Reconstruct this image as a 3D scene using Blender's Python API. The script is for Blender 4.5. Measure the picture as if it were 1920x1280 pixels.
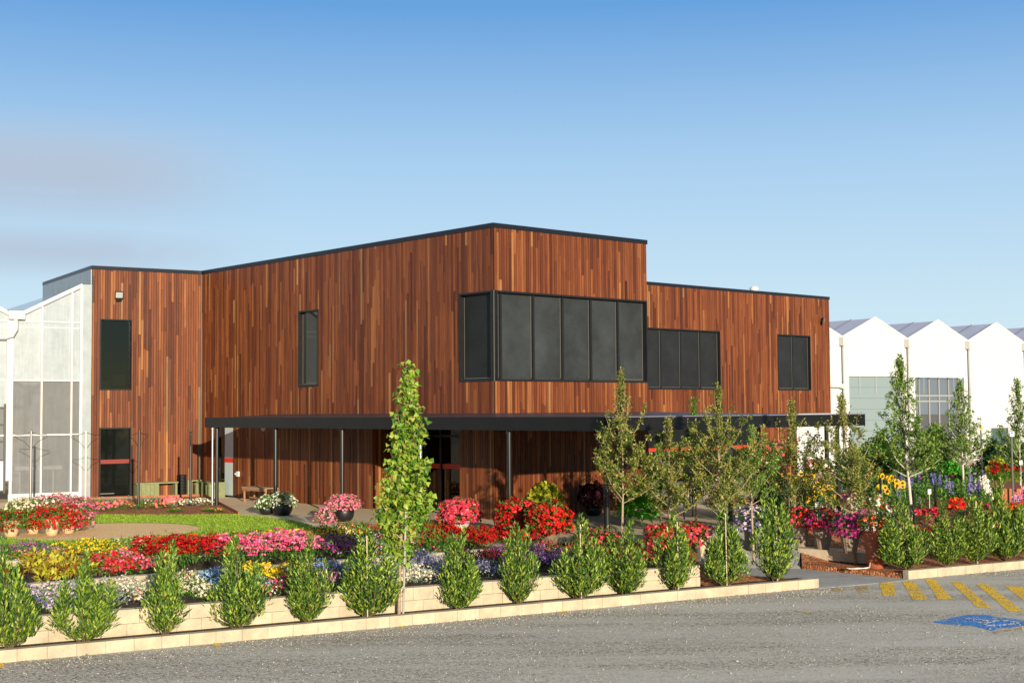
import bpy, math, random
import numpy as np
from mathutils import Vector, Matrix
R = math.radians
for o in list(bpy.data.objects): bpy.data.objects.remove(o)
scene = bpy.context.scene
COL = scene.collection

# ------------------------------------------------------------------ camera
FPX, PITCH, ROLL, CZ = 2546.0, 0.0506, 0.0071, 2.871      # focal length in px of a 1920 wide frame
cam = bpy.data.cameras.new('camera'); cam.sensor_width = 36.0; cam.lens = FPX/1920*36
cam.clip_start = 0.5; cam.clip_end = 3000
camo = bpy.data.objects.new('camera', cam); COL.objects.link(camo)
_c, _s = math.cos(ROLL), math.sin(ROLL); _cp, _sp = math.cos(PITCH), math.sin(PITCH)
_r = Vector((1, 0, 0)); _u = Vector((0, -_sp, _cp)); _f = Vector((0, _cp, _sp))
_r2 = _c*_r - _s*_u; _u2 = _s*_r + _c*_u
M = Matrix(((_r2.x, _u2.x, -_f.x, 0), (_r2.y, _u2.y, -_f.y, 0), (_r2.z, _u2.z, -_f.z, CZ), (0, 0, 0, 1)))
camo.matrix_world = M
scene.camera = camo

def ray(px, py):
    u, v = px-960, py-640
    X = _c*u - _s*v; Y = _s*u + _c*v
    x = X/FPX; up = -Y/FPX
    return Vector((x, _cp - up*_sp, _sp + up*_cp))
def at(px, py, z=0.0):
    """ground point of height z seen at a place of the photograph"""
    d = ray(px, py); k = (z-CZ)/d.z
    return Vector((d.x*k, d.y*k, z))
def far(px, y, z=0.0):
    """point at distance y in front of the viewpoint, in the photograph's column px"""
    return Vector(((px-960)/FPX*y, y, z))

# ------------------------------------------------------------------ light
SUN_EL = R(10.0); SUN_H = Vector((0.298, -0.954)).normalized()
sun_az = math.atan2(SUN_H.x, SUN_H.y)                      # clockwise from +Y
sun = bpy.data.lights.new('sun', 'SUN'); sun.energy = 5.0; sun.angle = R(0.5); sun.color = (1.0, 0.86, 0.66)
suno = bpy.data.objects.new('sun', sun); COL.objects.link(suno)
SD = Vector((SUN_H.x*math.cos(SUN_EL), SUN_H.y*math.cos(SUN_EL), math.sin(SUN_EL)))
suno.rotation_euler = SD.to_track_quat('Z', 'Y').to_euler(); suno.location = (10, -30, 20)

world = bpy.data.worlds.new('World'); scene.world = world; world.use_nodes = True
nt = world.node_tree; nt.nodes.clear()
wo = nt.nodes.new('ShaderNodeOutputWorld'); bg = nt.nodes.new('ShaderNodeBackground')
sky = nt.nodes.new('ShaderNodeTexSky'); sky.sky_type = 'NISHITA'; sky.sun_disc = False
sky.sun_elevation = SUN_EL; sky.sun_rotation = sun_az
sky.air_density = 1.0; sky.dust_density = 0.0; sky.ozone_density = 3.0; sky.altitude = 0
bg.inputs['Strength'].default_value = 0.15
nt.links.new(bg.outputs[0], wo.inputs[0])
# soft cloud streaks low in the sky on the left
tc = nt.nodes.new('ShaderNodeTexCoord'); sep = nt.nodes.new('ShaderNodeSeparateXYZ')
nt.links.new(tc.outputs['Generated'], sep.inputs[0])
def wm(op, a, b=None):
    n = nt.nodes.new('ShaderNodeMath'); n.operation = op
    for i, x in enumerate((a, b)):
        if x is None: continue
        if isinstance(x, (int, float)): n.inputs[i].default_value = x
        else: nt.links.new(x, n.inputs[i])
    return n.outputs[0]
mp = nt.nodes.new('ShaderNodeMapping'); mp.inputs['Scale'].default_value = (1.0, 1.0, 4.2)
mp.inputs['Rotation'].default_value = (0, R(-4), 0)
nt.links.new(tc.outputs['Generated'], mp.inputs[0])
nz = nt.nodes.new('ShaderNodeTexNoise'); nz.inputs['Scale'].default_value = 5.0; nz.inputs['Detail'].default_value = 8; nz.inputs['Roughness'].default_value = 0.6; nz.inputs['Distortion'].default_value = 0.6
nt.links.new(mp.outputs[0], nz.inputs['Vector'])
def ramp01(val, a, b):
    n = nt.nodes.new('ShaderNodeMapRange'); n.interpolation_type = 'SMOOTHSTEP'
    n.inputs[1].default_value = a; n.inputs[2].default_value = b
    nt.links.new(val, n.inputs[0]); return n.outputs[0]
def band(zc, hw):
    d = wm('ABSOLUTE', wm('SUBTRACT', sep.outputs['Z'], zc)); return wm('SUBTRACT', 1.0, ramp01(d, 0.0, hw))
left = ramp01(sep.outputs['X'], -0.15, -0.30)
b1 = band(0.168, 0.050); b2 = band(0.113, 0.026)
bands = wm('MAXIMUM', b1, wm('MULTIPLY', b2, 0.8))
mask = wm('MULTIPLY', wm('MULTIPLY', bands, left), ramp01(nz.outputs['Fac'], 0.12, 0.42))
mask = wm('MULTIPLY', mask, 0.95)
# clear evening air opposite the sun: pale low down, deep blue above, unseen top brightened as added fill
gr = nt.nodes.new('ShaderNodeValToRGB'); cr = gr.color_ramp
zmap = nt.nodes.new('ShaderNodeMapRange'); zmap.inputs[1].default_value = 0.0; zmap.inputs[2].default_value = 0.6; nt.links.new(sep.outputs['Z'], zmap.inputs[0]); nt.links.new(zmap.outputs[0], gr.inputs['Fac'])
for i, (p_, c_) in enumerate(((0, (.67, .83, .92)), (.13, (.58, .77, .90)), (.30, (.40, .62, .86)), (.48, (.135, .36, .73)), (.70, (.26, .42, .68)), (1, (.72, .76, .80)))):
    if i > 1: cr.elements.new(p_)
    cr.elements[i if i < 2 else len(cr.elements)-1].position = p_
cr.elements[0].position = 0
for e_, (p_, c_) in zip(sorted(cr.elements, key=lambda e: e.position), ((0, (.67, .83, .92)), (.13, (.58, .77, .90)), (.30, (.40, .62, .86)), (.48, (.135, .36, .73)), (.70, (.26, .42, .68)), (1, (.72, .76, .80)))):
    e_.position = p_; e_.color = (*c_, 1)
SKYK = 1/0.15/1.38
gsc = nt.nodes.new('ShaderNodeVectorMath'); gsc.operation = 'SCALE'; gsc.inputs['Scale'].default_value = SKYK; nt.links.new(gr.outputs[0], gsc.inputs[0])
blend = ramp01(sep.outputs['Y'], -0.5, 0.5)
mxs = nt.nodes.new('ShaderNodeMixRGB'); nt.links.new(wm('MULTIPLY', blend, 0.92), mxs.inputs['Fac']); nsc = nt.nodes.new('ShaderNodeVectorMath'); nsc.operation = 'SCALE'; nsc.inputs['Scale'].default_value = 0.6; nt.links.new(sky.outputs[0], nsc.inputs[0]); nt.links.new(nsc.outputs[0], mxs.inputs['Color1']); nt.links.new(gsc.outputs[0], mxs.inputs['Color2'])
hz = nt.nodes.new('ShaderNodeMixRGB'); hz.blend_type = 'MIX'
hz.inputs['Color2'].default_value = (2.22, 2.62, 3.22, 1)
nt.links.new(mxs.outputs[0], hz.inputs['Color1']); nt.links.new(mask, hz.inputs['Fac'])
nt.links.new(hz.outputs[0], bg.inputs['Color'])

vs = scene.view_settings; vs.view_transform = 'Standard'; vs.look = 'None'; vs.gamma = 1.0; vs.exposure = 0.5; vs.use_curve_mapping = False
cy = scene.cycles; cy.use_denoising = True; cy.max_bounces = 6; cy.diffuse_bounces = 3; cy.glossy_bounces = 3; cy.transmission_bounces = 4; cy.transparent_max_bounces = 8

# ------------------------------------------------------------------ helpers
ORG = {}
def setp(o, label=None, cat=None, group=None, kind=None):
    if label: o['label'] = label
    if cat: o['category'] = cat
    if group: o['group'] = group
    if kind: o['kind'] = kind
    return o
def thing(name, label, cat, loc=(0, 0, 0), group=None):
    o = bpy.data.objects.new(name, None); COL.objects.link(o); o.location = loc; o.empty_display_size = 0.2
    ORG[o.name] = Vector(loc); return setp(o, label, cat, group)
def link_mesh(name, me, mats, parent=None, base=None):
    for m in (mats if isinstance(mats, (list, tuple)) else [mats]): me.materials.append(m)
    o = bpy.data.objects.new(name, me); COL.objects.link(o)
    if parent is not None:
        o.parent = parent; ORG[o.name] = ORG[parent.name]
    else:
        b = Vector(base if base is not None else (0, 0, 0)); o.location = b; ORG[o.name] = b
    return o
class MB:
    def __init__(s): s.v = []; s.f = []; s.m = []
    def add(s, vs_, fs, mat=0):
        b = len(s.v); s.v.extend([tuple(q) for q in vs_])
        for f in fs: s.f.append(tuple(b+i for i in f)); s.m.append(mat)
    def hexa(s, p, mat=0):      # 8 corners: bottom 0-3 ccw, top 4-7
        s.add(p, [(3, 2, 1, 0), (4, 5, 6, 7), (0, 1, 5, 4), (1, 2, 6, 5), (2, 3, 7, 6), (3, 0, 4, 7)], mat)
    def box(s, o, a, b, c, mat=0):
        o, a, b, c = Vector(o), Vector(a), Vector(b), Vector(c)
        s.hexa([o, o+a, o+a+b, o+b, o+c, o+a+c, o+a+b+c, o+b+c], mat)
    def cbox(s, cx, cy_, z0, z1, lx, ly, ang=0.0, mat=0):
        a = Vector((math.cos(ang), math.sin(ang), 0)); b = Vector((-a.y, a.x, 0))
        s.box(Vector((cx, cy_, z0))-a*lx/2-b*ly/2, a*lx, b*ly, (0, 0, z1-z0), mat)
    def tube(s, pts, rad, n=8, mat=0, cap=True):
        pts = [Vector(p) for p in pts]
        if not isinstance(rad, (list, tuple)): rad = [rad]*len(pts)
        b0 = len(s.v); up = None
        for i, p in enumerate(pts):
            d = (pts[min(i+1, len(pts)-1)]-pts[max(i-1, 0)]).normalized()
            if up is None:
                up = Vector((0, 0, 1)) if abs(d.z) < 0.9 else Vector((1, 0, 0))
            a = d.cross(up)
            if a.length < 1e-5: a = d.cross(Vector((0, 1, 0)))
            a.normalize(); b = d.cross(a).normalized(); up = -b if False else up
            for k in range(n):
                t = 2*math.pi*k/n; s.v.append(tuple(p+(a*math.cos(t)+b*math.sin(t))*rad[i]))
        for i in range(len(pts)-1):
            for k in range(n):
                k2 = (k+1) % n
                s.f.append((b0+i*n+k, b0+(i+1)*n+k, b0+(i+1)*n+k2, b0+i*n+k2)); s.m.append(mat)
        if cap:
            s.f.append(tuple(b0+k for k in range(n))); s.m.append(mat)
            s.f.append(tuple(b0+(len(pts)-1)*n+k for k in reversed(range(n)))); s.m.append(mat)
    def lathe(s, prof, c=(0, 0, 0), n=24, mat=0, ribs=0, rib=0.0):
        b0 = len(s.v); c = Vector(c)
        for (r, z) in prof:
            for k in range(n):
                t = 2*math.pi*k/n; rr = r*(1+rib*(1 if (k % 2) else -1)) if ribs else r
                s.v.append((c.x+rr*math.cos(t), c.y+rr*math.sin(t), c.z+z))
        for i in range(len(prof)-1):
            for k in range(n):
                k2 = (k+1) % n
                s.f.append((b0+i*n+k, b0+i*n+k2, b0+(i+1)*n+k2, b0+(i+1)*n+k)); s.m.append(mat)
        s.f.append(tuple(b0+k for k in reversed(range(n)))); s.m.append(mat)
        s.f.append(tuple(b0+(len(prof)-1)*n+k for k in range(n))); s.m.append(mat)
    def poly(s, pts, mat=0): s.add(pts, [tuple(range(len(pts)))], mat)
    def prism(s, pts, z0, z1, mat=0):
        n = len(pts); P = [(p[0], p[1], z0) for p in pts]+[(p[0], p[1], z1) for p in pts]
        s.add(P, [tuple(reversed(range(n))), tuple(range(n, 2*n))]+[(i, (i+1) % n, n+(i+1) % n, n+i) for i in range(n)], mat)
    def build(s, name, mats, parent=None, base=None, smooth=False, bevel=0.0):
        og = ORG[parent.name] if parent is not None else Vector(base if base is not None else (0, 0, 0))
        me = bpy.data.meshes.new(name)
        me.from_pydata([(x-og.x, y-og.y, z-og.z) for x, y, z in s.v], [], s.f)
        me.polygons.foreach_set('material_index', s.m)
        if smooth: me.polygons.foreach_set('use_smooth', [True]*len(me.polygons))
        me.update()
        o = link_mesh(name, me, mats, parent, base)
        if bevel:
            md = o.modifiers.new('bevel', 'BEVEL'); md.width = bevel; md.segments = 2; md.limit_method = 'ANGLE'
        return o
def np_mesh(name, V, F, mi=None):
    me = bpy.data.meshes.new(name); n, k = len(F), F.shape[1]
    me.vertices.add(len(V)); me.vertices.foreach_set('co', np.ascontiguousarray(V, np.float32).ravel())
    me.loops.add(n*k); me.loops.foreach_set('vertex_index', np.ascontiguousarray(F, np.int32).ravel())
    me.polygons.add(n); me.polygons.foreach_set('loop_start', np.arange(0, n*k, k, dtype=np.int32))
    if mi is not None: me.polygons.foreach_set('material_index', np.ascontiguousarray(mi, np.int32))
    me.update(calc_edges=True); return me
def nrm(a): return a/np.maximum(np.linalg.norm(a, axis=-1, keepdims=True), 1e-9)
def leaf_arrays(P, D, L, W, rng, fold=0.25, curl=0.15, N=None):
    n = len(P); D = nrm(D)
    if N is None: N = nrm(np.array([0, 0, 1.0])+rng.normal(0, .5, (n, 3)))
    S = nrm(np.cross(D, N)); N2 = np.cross(S, D)
    L = np.broadcast_to(L, n)[:, None]; W = np.broadcast_to(W, n)[:, None]
    mid = P+D*L*.5+N2*(W*.05)
    V = np.stack([P, mid+S*W/2+N2*fold*W, mid, mid-S*W/2+N2*fold*W, P+D*L-N2*curl*L], 1).reshape(-1, 3)
    b = (np.arange(n)*5)[:, None, None]
    F = (np.array([[0, 3, 2], [0, 2, 1], [2, 3, 4], [1, 2, 4]])[None]+b).reshape(-1, 3)
    return V, F
def bloom_arrays(P, N, size, rng, k=5, inner=.55, cup=.25):
    n = len(P); N = nrm(N); A = nrm(np.cross(N, nrm(rng.normal(0, 1, (n, 3))))); B = np.cross(N, A)
    size = np.broadcast_to(size, n)[:, None]
    vs_ = [P-N*size*cup*.5]
    for i in range(2*k):
        t = math.pi*i/k; r = 1.0 if i % 2 == 0 else inner
        vs_.append(P+(A*math.cos(t)+B*math.sin(t))*size*r+N*size*cup*(.5 if i % 2 == 0 else 0.2))
    m = 2*k+1; V = np.stack(vs_, 1).reshape(-1, 3)
    f = np.array([[0, 1+i, 1+(i+1) % (2*k)] for i in range(2*k)])
    F = (f[None]+(np.arange(n)*m)[:, None, None]).reshape(-1, 3)
    return V, F
def join(arrs):
    V = []; F = []; o = 0
    for v, f in arrs: V.append(v); F.append(f+o); o += len(v)
    return np.concatenate(V), np.concatenate(F)
def foliage(name, V, F, mats, parent, mi=None):
    og = ORG[parent.name] if parent is not None else Vector((0, 0, 0))
    return link_mesh(name, np_mesh(name, V-np.array(og), F, mi), mats, parent)

# ------------------------------------------------------------------ materials
MATS = {}
def newmat(name):
    m = bpy.data.materials.new(name); m.use_nodes = True; t = m.node_tree; MATS[name] = m
    return m, t, t.nodes['Principled BSDF']
def lin(c):
    return tuple(((x/255)/12.92 if x/255 <= .04045 else ((x/255+.055)/1.055)**2.4) for x in c)
def mat(name, col, rough=.5, metal=0.0, noise=0.0, nscale=8.0, spec=.5, bump=0.0, bscale=40.0):
    m, t, b = newmat(name); b.inputs['Roughness'].default_value = rough; b.inputs['Metallic'].default_value = metal
    b.inputs['Specular IOR Level'].default_value = spec; b.inputs['Base Color'].default_value = (*col, 1)
    tcn = t.nodes.new('ShaderNodeTexCoord')
    if noise:
        n = t.nodes.new('ShaderNodeTexNoise'); n.inputs['Scale'].default_value = nscale; n.inputs['Detail'].default_value = 6; n.inputs['Roughness'].default_value = .65
        t.links.new(tcn.outputs['Object'], n.inputs['Vector'])
        r = t.nodes.new('ShaderNodeValToRGB'); r.color_ramp.elements[0].position = .3; r.color_ramp.elements[1].position = .7
        r.color_ramp.elements[0].color = (*[c*(1-noise) for c in col], 1); r.color_ramp.elements[1].color = (*[min(1, c*(1+noise)) for c in col], 1)
        t.links.new(n.outputs['Fac'], r.inputs['Fac']); t.links.new(r.outputs[0], b.inputs['Base Color'])
    if bump:
        n2 = t.nodes.new('ShaderNodeTexNoise'); n2.inputs['Scale'].default_value = bscale; n2.inputs['Detail'].default_value = 5
        t.links.new(tcn.outputs['Object'], n2.inputs['Vector'])
        bm = t.nodes.new('ShaderNodeBump'); bm.inputs['Strength'].default_value = bump; bm.inputs['Distance'].default_value = .02
        t.links.new(n2.outputs['Fac'], bm.inputs['Height']); t.links.new(bm.outputs[0], b.inputs['Normal'])
    return m
def island_mat(name, cols, rough=.5, trans=0.0, spec=.4, jitter=None):
    """every connected piece (leaf, petal, board, block) takes its own colour out of cols"""
    m, t, b = newmat(name); g = t.nodes.new('ShaderNodeNewGeometry')
    r = t.nodes.new('ShaderNodeValToRGB'); cr = r.color_ramp
    while len(cr.elements) < len(cols): cr.elements.new(.5)
    for i, c in enumerate(cols): cr.elements[i].position = i/(max(1, len(cols)-1)); cr.elements[i].color = (*c, 1)
    t.links.new(g.outputs['Random Per Island'], r.inputs['Fac']); t.links.new(r.outputs[0], b.inputs['Base Color'])
    b.inputs['Roughness'].default_value = rough; b.inputs['Specular IOR Level'].default_value = spec
    if trans:
        out = t.nodes['Material Output']; tr = t.nodes.new('ShaderNodeBsdfTranslucent'); mx = t.nodes.new('ShaderNodeMixShader')
        t.links.new(r.outputs[0], tr.inputs['Color']); mx.inputs[0].default_value = trans
        t.links.new(b.outputs[0], mx.inputs[1]); t.links.new(tr.outputs[0], mx.inputs[2]); t.links.new(mx.outputs[0], out.inputs['Surface'])
    return m
def N_(t, typ, **kw):
    n = t.nodes.new(typ)
    for k, v in kw.items():
        if k in n.inputs.keys(): n.inputs[k].default_value = v
        else: setattr(n, k, v)
    return n
# cladding timber: colour per board, grain along the board
def timber_mat(name, cols, rough=.5):
    m, t, b = newmat(name); g = N_(t, 'ShaderNodeNewGeometry'); tcn = N_(t, 'ShaderNodeTexCoord')
    r = N_(t, 'ShaderNodeValToRGB'); cr = r.color_ramp
    while len(cr.elements) < len(cols): cr.elements.new(.5)
    for i, (p, c) in enumerate(cols): cr.elements[i].position = p; cr.elements[i].color = (*lin(c), 1)
    t.links.new(g.outputs['Random Per Island'], r.inputs['Fac'])
    mpn = N_(t, 'ShaderNodeMapping'); mpn.inputs['Scale'].default_value = (28, 28, 1.3)
    add = N_(t, 'ShaderNodeVectorMath', operation='ADD'); cmb = N_(t, 'ShaderNodeCombineXYZ'); mul = N_(t, 'ShaderNodeMath', operation='MULTIPLY'); mul.inputs[1].default_value = 37
    t.links.new(g.outputs['Random Per Island'], mul.inputs[0]); t.links.new(mul.outputs[0], cmb.inputs['Z']); t.links.new(mul.outputs[0], cmb.inputs['X'])
    t.links.new(tcn.outputs['Object'], add.inputs[0]); t.links.new(cmb.outputs[0], add.inputs[1]); t.links.new(add.outputs[0], mpn.inputs[0])
    n = N_(t, 'ShaderNodeTexNoise', Scale=1.0, Detail=5.0, Roughness=.6); t.links.new(mpn.outputs[0], n.inputs['Vector'])
    mr = N_(t, 'ShaderNodeMapRange'); mr.inputs[1].default_value = .3; mr.inputs[2].default_value = .7; mr.inputs[3].default_value = .70; mr.inputs[4].default_value = 1.3
    t.links.new(n.outputs['Fac'], mr.inputs[0])
    hs = N_(t, 'ShaderNodeMixRGB', blend_type='MULTIPLY'); hs.inputs['Fac'].default_value = 1
    t.links.new(r.outputs[0], hs.inputs['Color1']); t.links.new(mr.outputs[0], hs.inputs['Color2'])
    mp2 = N_(t, 'ShaderNodeMapping'); mp2.inputs['Scale'].default_value = (1.6, 1.6, .22); t.links.new(tcn.outputs['Object'], mp2.inputs[0])
    nw = N_(t, 'ShaderNodeTexNoise', Scale=1.0, Detail=5.0, Roughness=.6); t.links.new(mp2.outputs[0], nw.inputs['Vector'])      # weather streaks down the wall
    mw = N_(t, 'ShaderNodeMapRange'); mw.inputs[1].default_value = .3; mw.inputs[2].default_value = .7; mw.inputs[3].default_value = .82; mw.inputs[4].default_value = 1.14; t.links.new(nw.outputs['Fac'], mw.inputs[0])
    h2 = N_(t, 'ShaderNodeMixRGB', blend_type='MULTIPLY'); h2.inputs['Fac'].default_value = 1; t.links.new(hs.outputs[0], h2.inputs['Color1']); t.links.new(mw.outputs[0], h2.inputs['Color2'])
    t.links.new(h2.outputs[0], b.inputs['Base Color']); b.inputs['Roughness'].default_value = rough; b.inputs['Specular IOR Level'].default_value = .3
    bm = N_(t, 'ShaderNodeBump'); bm.inputs['Strength'].default_value = .25; bm.inputs['Distance'].default_value = .004
    t.links.new(n.outputs['Fac'], bm.inputs['Height']); t.links.new(bm.outputs[0], b.inputs['Normal'])
    return m
TIMBER = timber_mat('cladding_timber', [(0, (72, 35, 20)), (.12, (90, 46, 26)), (.5, (108, 58, 32)), (.86, (124, 70, 38)), (.94, (140, 89, 50)), (.98, (160, 112, 64)), (1, (114, 88, 63))])
BLACK = mat('black_metal', (.010, .010, .011), .38, noise=.2, nscale=3, spec=.4)
CANOPY = mat('canopy_black_paint', (.008, .008, .009), .45, spec=.3, noise=.25, nscale=2)
BACKING = mat('black_sarking', (.004, .003, .003), .9)
NAVY = mat('dark_flashing', (.012, .014, .022), .35, .3)
SCREEN = mat('charcoal_screen', (.030, .035, .037), .6, noise=.45, nscale=.7, spec=.3)
SCREEN2 = mat('black_screen', (.014, .016, .018), .55, noise=.3, nscale=1.3, spec=.3)
BEAD = mat('grey_aluminium', (.13, .13, .12), .4, .3)
GLASSD = mat('dark_glass', (.006, .008, .007), .04, spec=.5)
STEELPOST = mat('post_paint', (.02, .022, .024), .28, .4)
STEEL = mat('satin_steel', (.42, .42, .40), .3, .9)
RED = mat('red_safety_stripe', (.55, .035, .015), .5)
WHITEP = mat('white_paint', (.60, .60, .59), .4, noise=.05, nscale=4)
WHITEPANEL = mat('white_wall_panel', (.545, .555, .56), .55, noise=.03, nscale=.6)
PALEDOOR = mat('pale_door_glass', (.42, .50, .50), .25)
GALV = mat('galvanised_sheet', (.33, .375, .395), .42, .45, noise=.12, nscale=2.5)
ROOFGLASS = mat('greenhouse_roof_glass', (.40, .42, .54), .4, noise=.06, nscale=1.5)
GREYCL = mat('weathered_cedar', (.33, .27, .20), .7, noise=.2, nscale=20)
BENCHW = mat('teak_bench', (.33, .17, .08), .6, noise=.25, nscale=14)
GREENT = mat('treated_green_pine', (.20, .22, .10), .7, noise=.2, nscale=9)
EDGET = mat('rust_edging', (.33, .10, .03), .7, noise=.3, nscale=9)
# translucent twin wall sheet, dusty and streaked
def poly_mat(name, col, transp):
    m, t, b = newmat(name); tcn = N_(t, 'ShaderNodeTexCoord')
    mpn = N_(t, 'ShaderNodeMapping'); mpn.inputs['Scale'].default_value = (9, 9, .5); t.links.new(tcn.outputs['Object'], mpn.inputs[0])
    n = N_(t, 'ShaderNodeTexNoise', Scale=1.6, Detail=6.0, Roughness=.7); t.links.new(mpn.outputs[0], n.inputs['Vector'])
    n2 = N_(t, 'ShaderNodeTexNoise', Scale=3.0, Detail=9.0, Roughness=.75); t.links.new(tcn.outputs['Object'], n2.inputs['Vector'])
    mr = N_(t, 'ShaderNodeMapRange'); mr.inputs[1].default_value = .35; mr.inputs[2].default_value = .7; mr.inputs[3].default_value = .78; mr.inputs[4].default_value = 1.15
    ad = N_(t, 'ShaderNodeMixRGB'); ad.inputs['Fac'].default_value = .5; t.links.new(n.outputs['Fac'], ad.inputs['Color1']); t.links.new(n2.outputs['Fac'], ad.inputs['Color2'])
    t.links.new(ad.outputs[0], mr.inputs[0])
    mu = N_(t, 'ShaderNodeMixRGB', blend_type='MULTIPLY'); mu.inputs['Fac'].default_value = 1; mu.inputs['Color1'].default_value = (*col, 1); t.links.new(mr.outputs[0], mu.inputs['Color2'])
    t.links.new(mu.outputs[0], b.inputs['Base Color']); b.inputs['Roughness'].default_value = .35
    tp = N_(t, 'ShaderNodeBsdfTransparent'); mx = N_(t, 'ShaderNodeMixShader'); mx.inputs[0].default_value = transp
    t.links.new(b.outputs[0], mx.inputs[1]); t.links.new(tp.outputs[0], mx.inputs[2]); t.links.new(mx.outputs[0], t.nodes['Material Output'].inputs['Surface'])
    return m
POLYU = poly_mat('twinwall_sheet', (.46, .52, .56), .22)
POLYL = poly_mat('dusty_glass', (.22, .23, .235), .32)
def clear_glass(name, tint, refl):
    m, t, b = newmat(name); tp = N_(t, 'ShaderNodeBsdfTransparent'); tp.inputs[0].default_value = (*tint, 1)
    gl = N_(t, 'ShaderNodeBsdfGlossy'); gl.inputs['Roughness'].default_value = .02; lw_ = N_(t, 'ShaderNodeLayerWeight'); lw_.inputs[0].default_value = .5; pw_ = N_(t, 'ShaderNodeMath', operation='POWER'); pw_.inputs[1].default_value = 4; fr = N_(t, 'ShaderNodeMath', operation='MULTIPLY_ADD'); fr.inputs[1].default_value = .6; fr.inputs[2].default_value = .05; t.links.new(lw_.outputs['Facing'], pw_.inputs[0]); t.links.new(pw_.outputs[0], fr.inputs[0])
    mx = N_(t, 'ShaderNodeMixShader'); t.links.new(fr.outputs[0], mx.inputs[0]); t.links.new(tp.outputs[0], mx.inputs[1]); t.links.new(gl.outputs[0], mx.inputs[2])
    t.links.new(mx.outputs[0], t.nodes['Material Output'].inputs['Surface']); return m
TGLASS = clear_glass('tinted_glass', (.30, .33, .31), 1)
ROOM = mat('room_wall', (.05, .058, .052), .8)
ROOMDARK = mat('dark_interior', (.012, .013, .013), .8)
# ground covers
def speckle_mat(name, cols, scale, bump, bdist, patch=None, patchscale=.35, rough=.9, stretch=None):
    """stones or chips: voronoi cells, each its own tone, raised by the bump"""
    m, t, b = newmat(name); tcn = N_(t, 'ShaderNodeTexCoord')
    v = N_(t, 'ShaderNodeTexVoronoi', Scale=scale); v2 = N_(t, 'ShaderNodeTexVoronoi', Scale=scale*2.3)
    t.links.new(tcn.outputs['Object'], v.inputs['Vector']); t.links.new(tcn.outputs['Object'], v2.inputs['Vector'])
    sepc = N_(t, 'ShaderNodeSeparateColor'); t.links.new(v.outputs['Color'], sepc.inputs[0])
    r = N_(t, 'ShaderNodeValToRGB'); cr = r.color_ramp
    while len(cr.elements) < len(cols): cr.elements.new(.5)
    for i, c in enumerate(cols): cr.elements[i].position = i/(len(cols)-1); cr.elements[i].color = (*c, 1)
    t.links.new(sepc.outputs[0], r.inputs['Fac']); last = r.outputs[0]
    mth = N_(t, 'ShaderNodeMath', operation='MULTIPLY_ADD'); mth.inputs[1].default_value = .5; t.links.new(v2.outputs['Distance'], mth.inputs[0]); t.links.new(v.outputs['Distance'], mth.inputs[2])
    bm = N_(t, 'ShaderNodeBump'); bm.inputs['Strength'].default_value = bump; bm.inputs['Distance'].default_value = bdist; bm.invert = True
    t.links.new(mth.outputs[0], bm.inputs['Height'])
    if patch:
        mpn = N_(t, 'ShaderNodeMapping'); t.links.new(tcn.outputs['Object'], mpn.inputs[0])
        if stretch: mpn.inputs['Rotation'].default_value = (0, 0, -stretch[0]); mpn.inputs['Scale'].default_value = stretch[1]
        n = N_(t, 'ShaderNodeTexNoise', Scale=patchscale, Detail=6.0, Roughness=.62); t.links.new(mpn.outputs[0], n.inputs['Vector'])
        mr = N_(t, 'ShaderNodeMapRange'); mr.inputs[1].default_value = .40; mr.inputs[2].default_value = .62; mr.inputs[3].default_value = 0; mr.inputs[4].default_value = .8
        t.links.new(n.outputs['Fac'], mr.inputs[0])
        mx = N_(t, 'ShaderNodeMixRGB'); mx.inputs['Color2'].default_value = (*patch, 1); t.links.new(mr.outputs[0], mx.inputs['Fac']); t.links.new(last, mx.inputs['Color1']); last = mx.outputs[0]
        sm = N_(t, 'ShaderNodeMath', operation='MULTIPLY_ADD'); sm.inputs[1].default_value = -.85*bump; sm.inputs[2].default_value = bump
        t.links.new(mr.outputs[0], sm.inputs[0]); t.links.new(sm.outputs[0], bm.inputs['Strength'])
    if stretch:
        n5 = N_(t, 'ShaderNodeTexNoise', Scale=.55, Detail=4.0, Roughness=.55); t.links.new(mpn.outputs[0], n5.inputs['Vector']); m5 = N_(t, 'ShaderNodeMapRange'); m5.inputs[1].default_value = .35; m5.inputs[2].default_value = .65; m5.inputs[3].default_value = .90; m5.inputs[4].default_value = 1.08; t.links.new(n5.outputs['Fac'], m5.inputs[0])
        x5 = N_(t, 'ShaderNodeMixRGB', blend_type='MULTIPLY'); x5.inputs['Fac'].default_value = 1; t.links.new(last, x5.inputs['Color1']); t.links.new(m5.outputs[0], x5.inputs['Color2']); last = x5.outputs[0]
    t.links.new(last, b.inputs['Base Color']); b.inputs['Roughness'].default_value = rough; b.inputs['Specular IOR Level'].default_value = .2
    t.links.new(bm.outputs[0], b.inputs['Normal']); return m
KANG = math.atan2(.490, .872)
GRAVEL = speckle_mat('car_park_gravel', [(.14, .128, .108), (.32, .295, .245), (.45, .415, .345), (.54, .49, .41), (.66, .60, .51)], 36, .6, .03, patch=(.54, .505, .43), patchscale=1.1, stretch=(KANG, (.16, 1.0, 1)))
SOIL = speckle_mat('garden_soil', [(.035, .025, .018), (.08, .058, .04), (.14, .11, .08)], 30, .9, .03)
MULCH = speckle_mat('bark_mulch', [(.12, .04, .015), (.36, .125, .05), (.52, .20, .085), (.60, .34, .19)], 22, 1.0, .05)
LAWNM = speckle_mat('lawn_turf', [(.16, .28, .02), (.24, .38, .03), (.34, .48, .06)], 26, .8, .03)
SANDG = speckle_mat('gold_gravel', [(.66, .38, .14), (.82, .53, .24), (.88, .62, .32), (.92, .72, .45)], 45, .8, .015)
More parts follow.
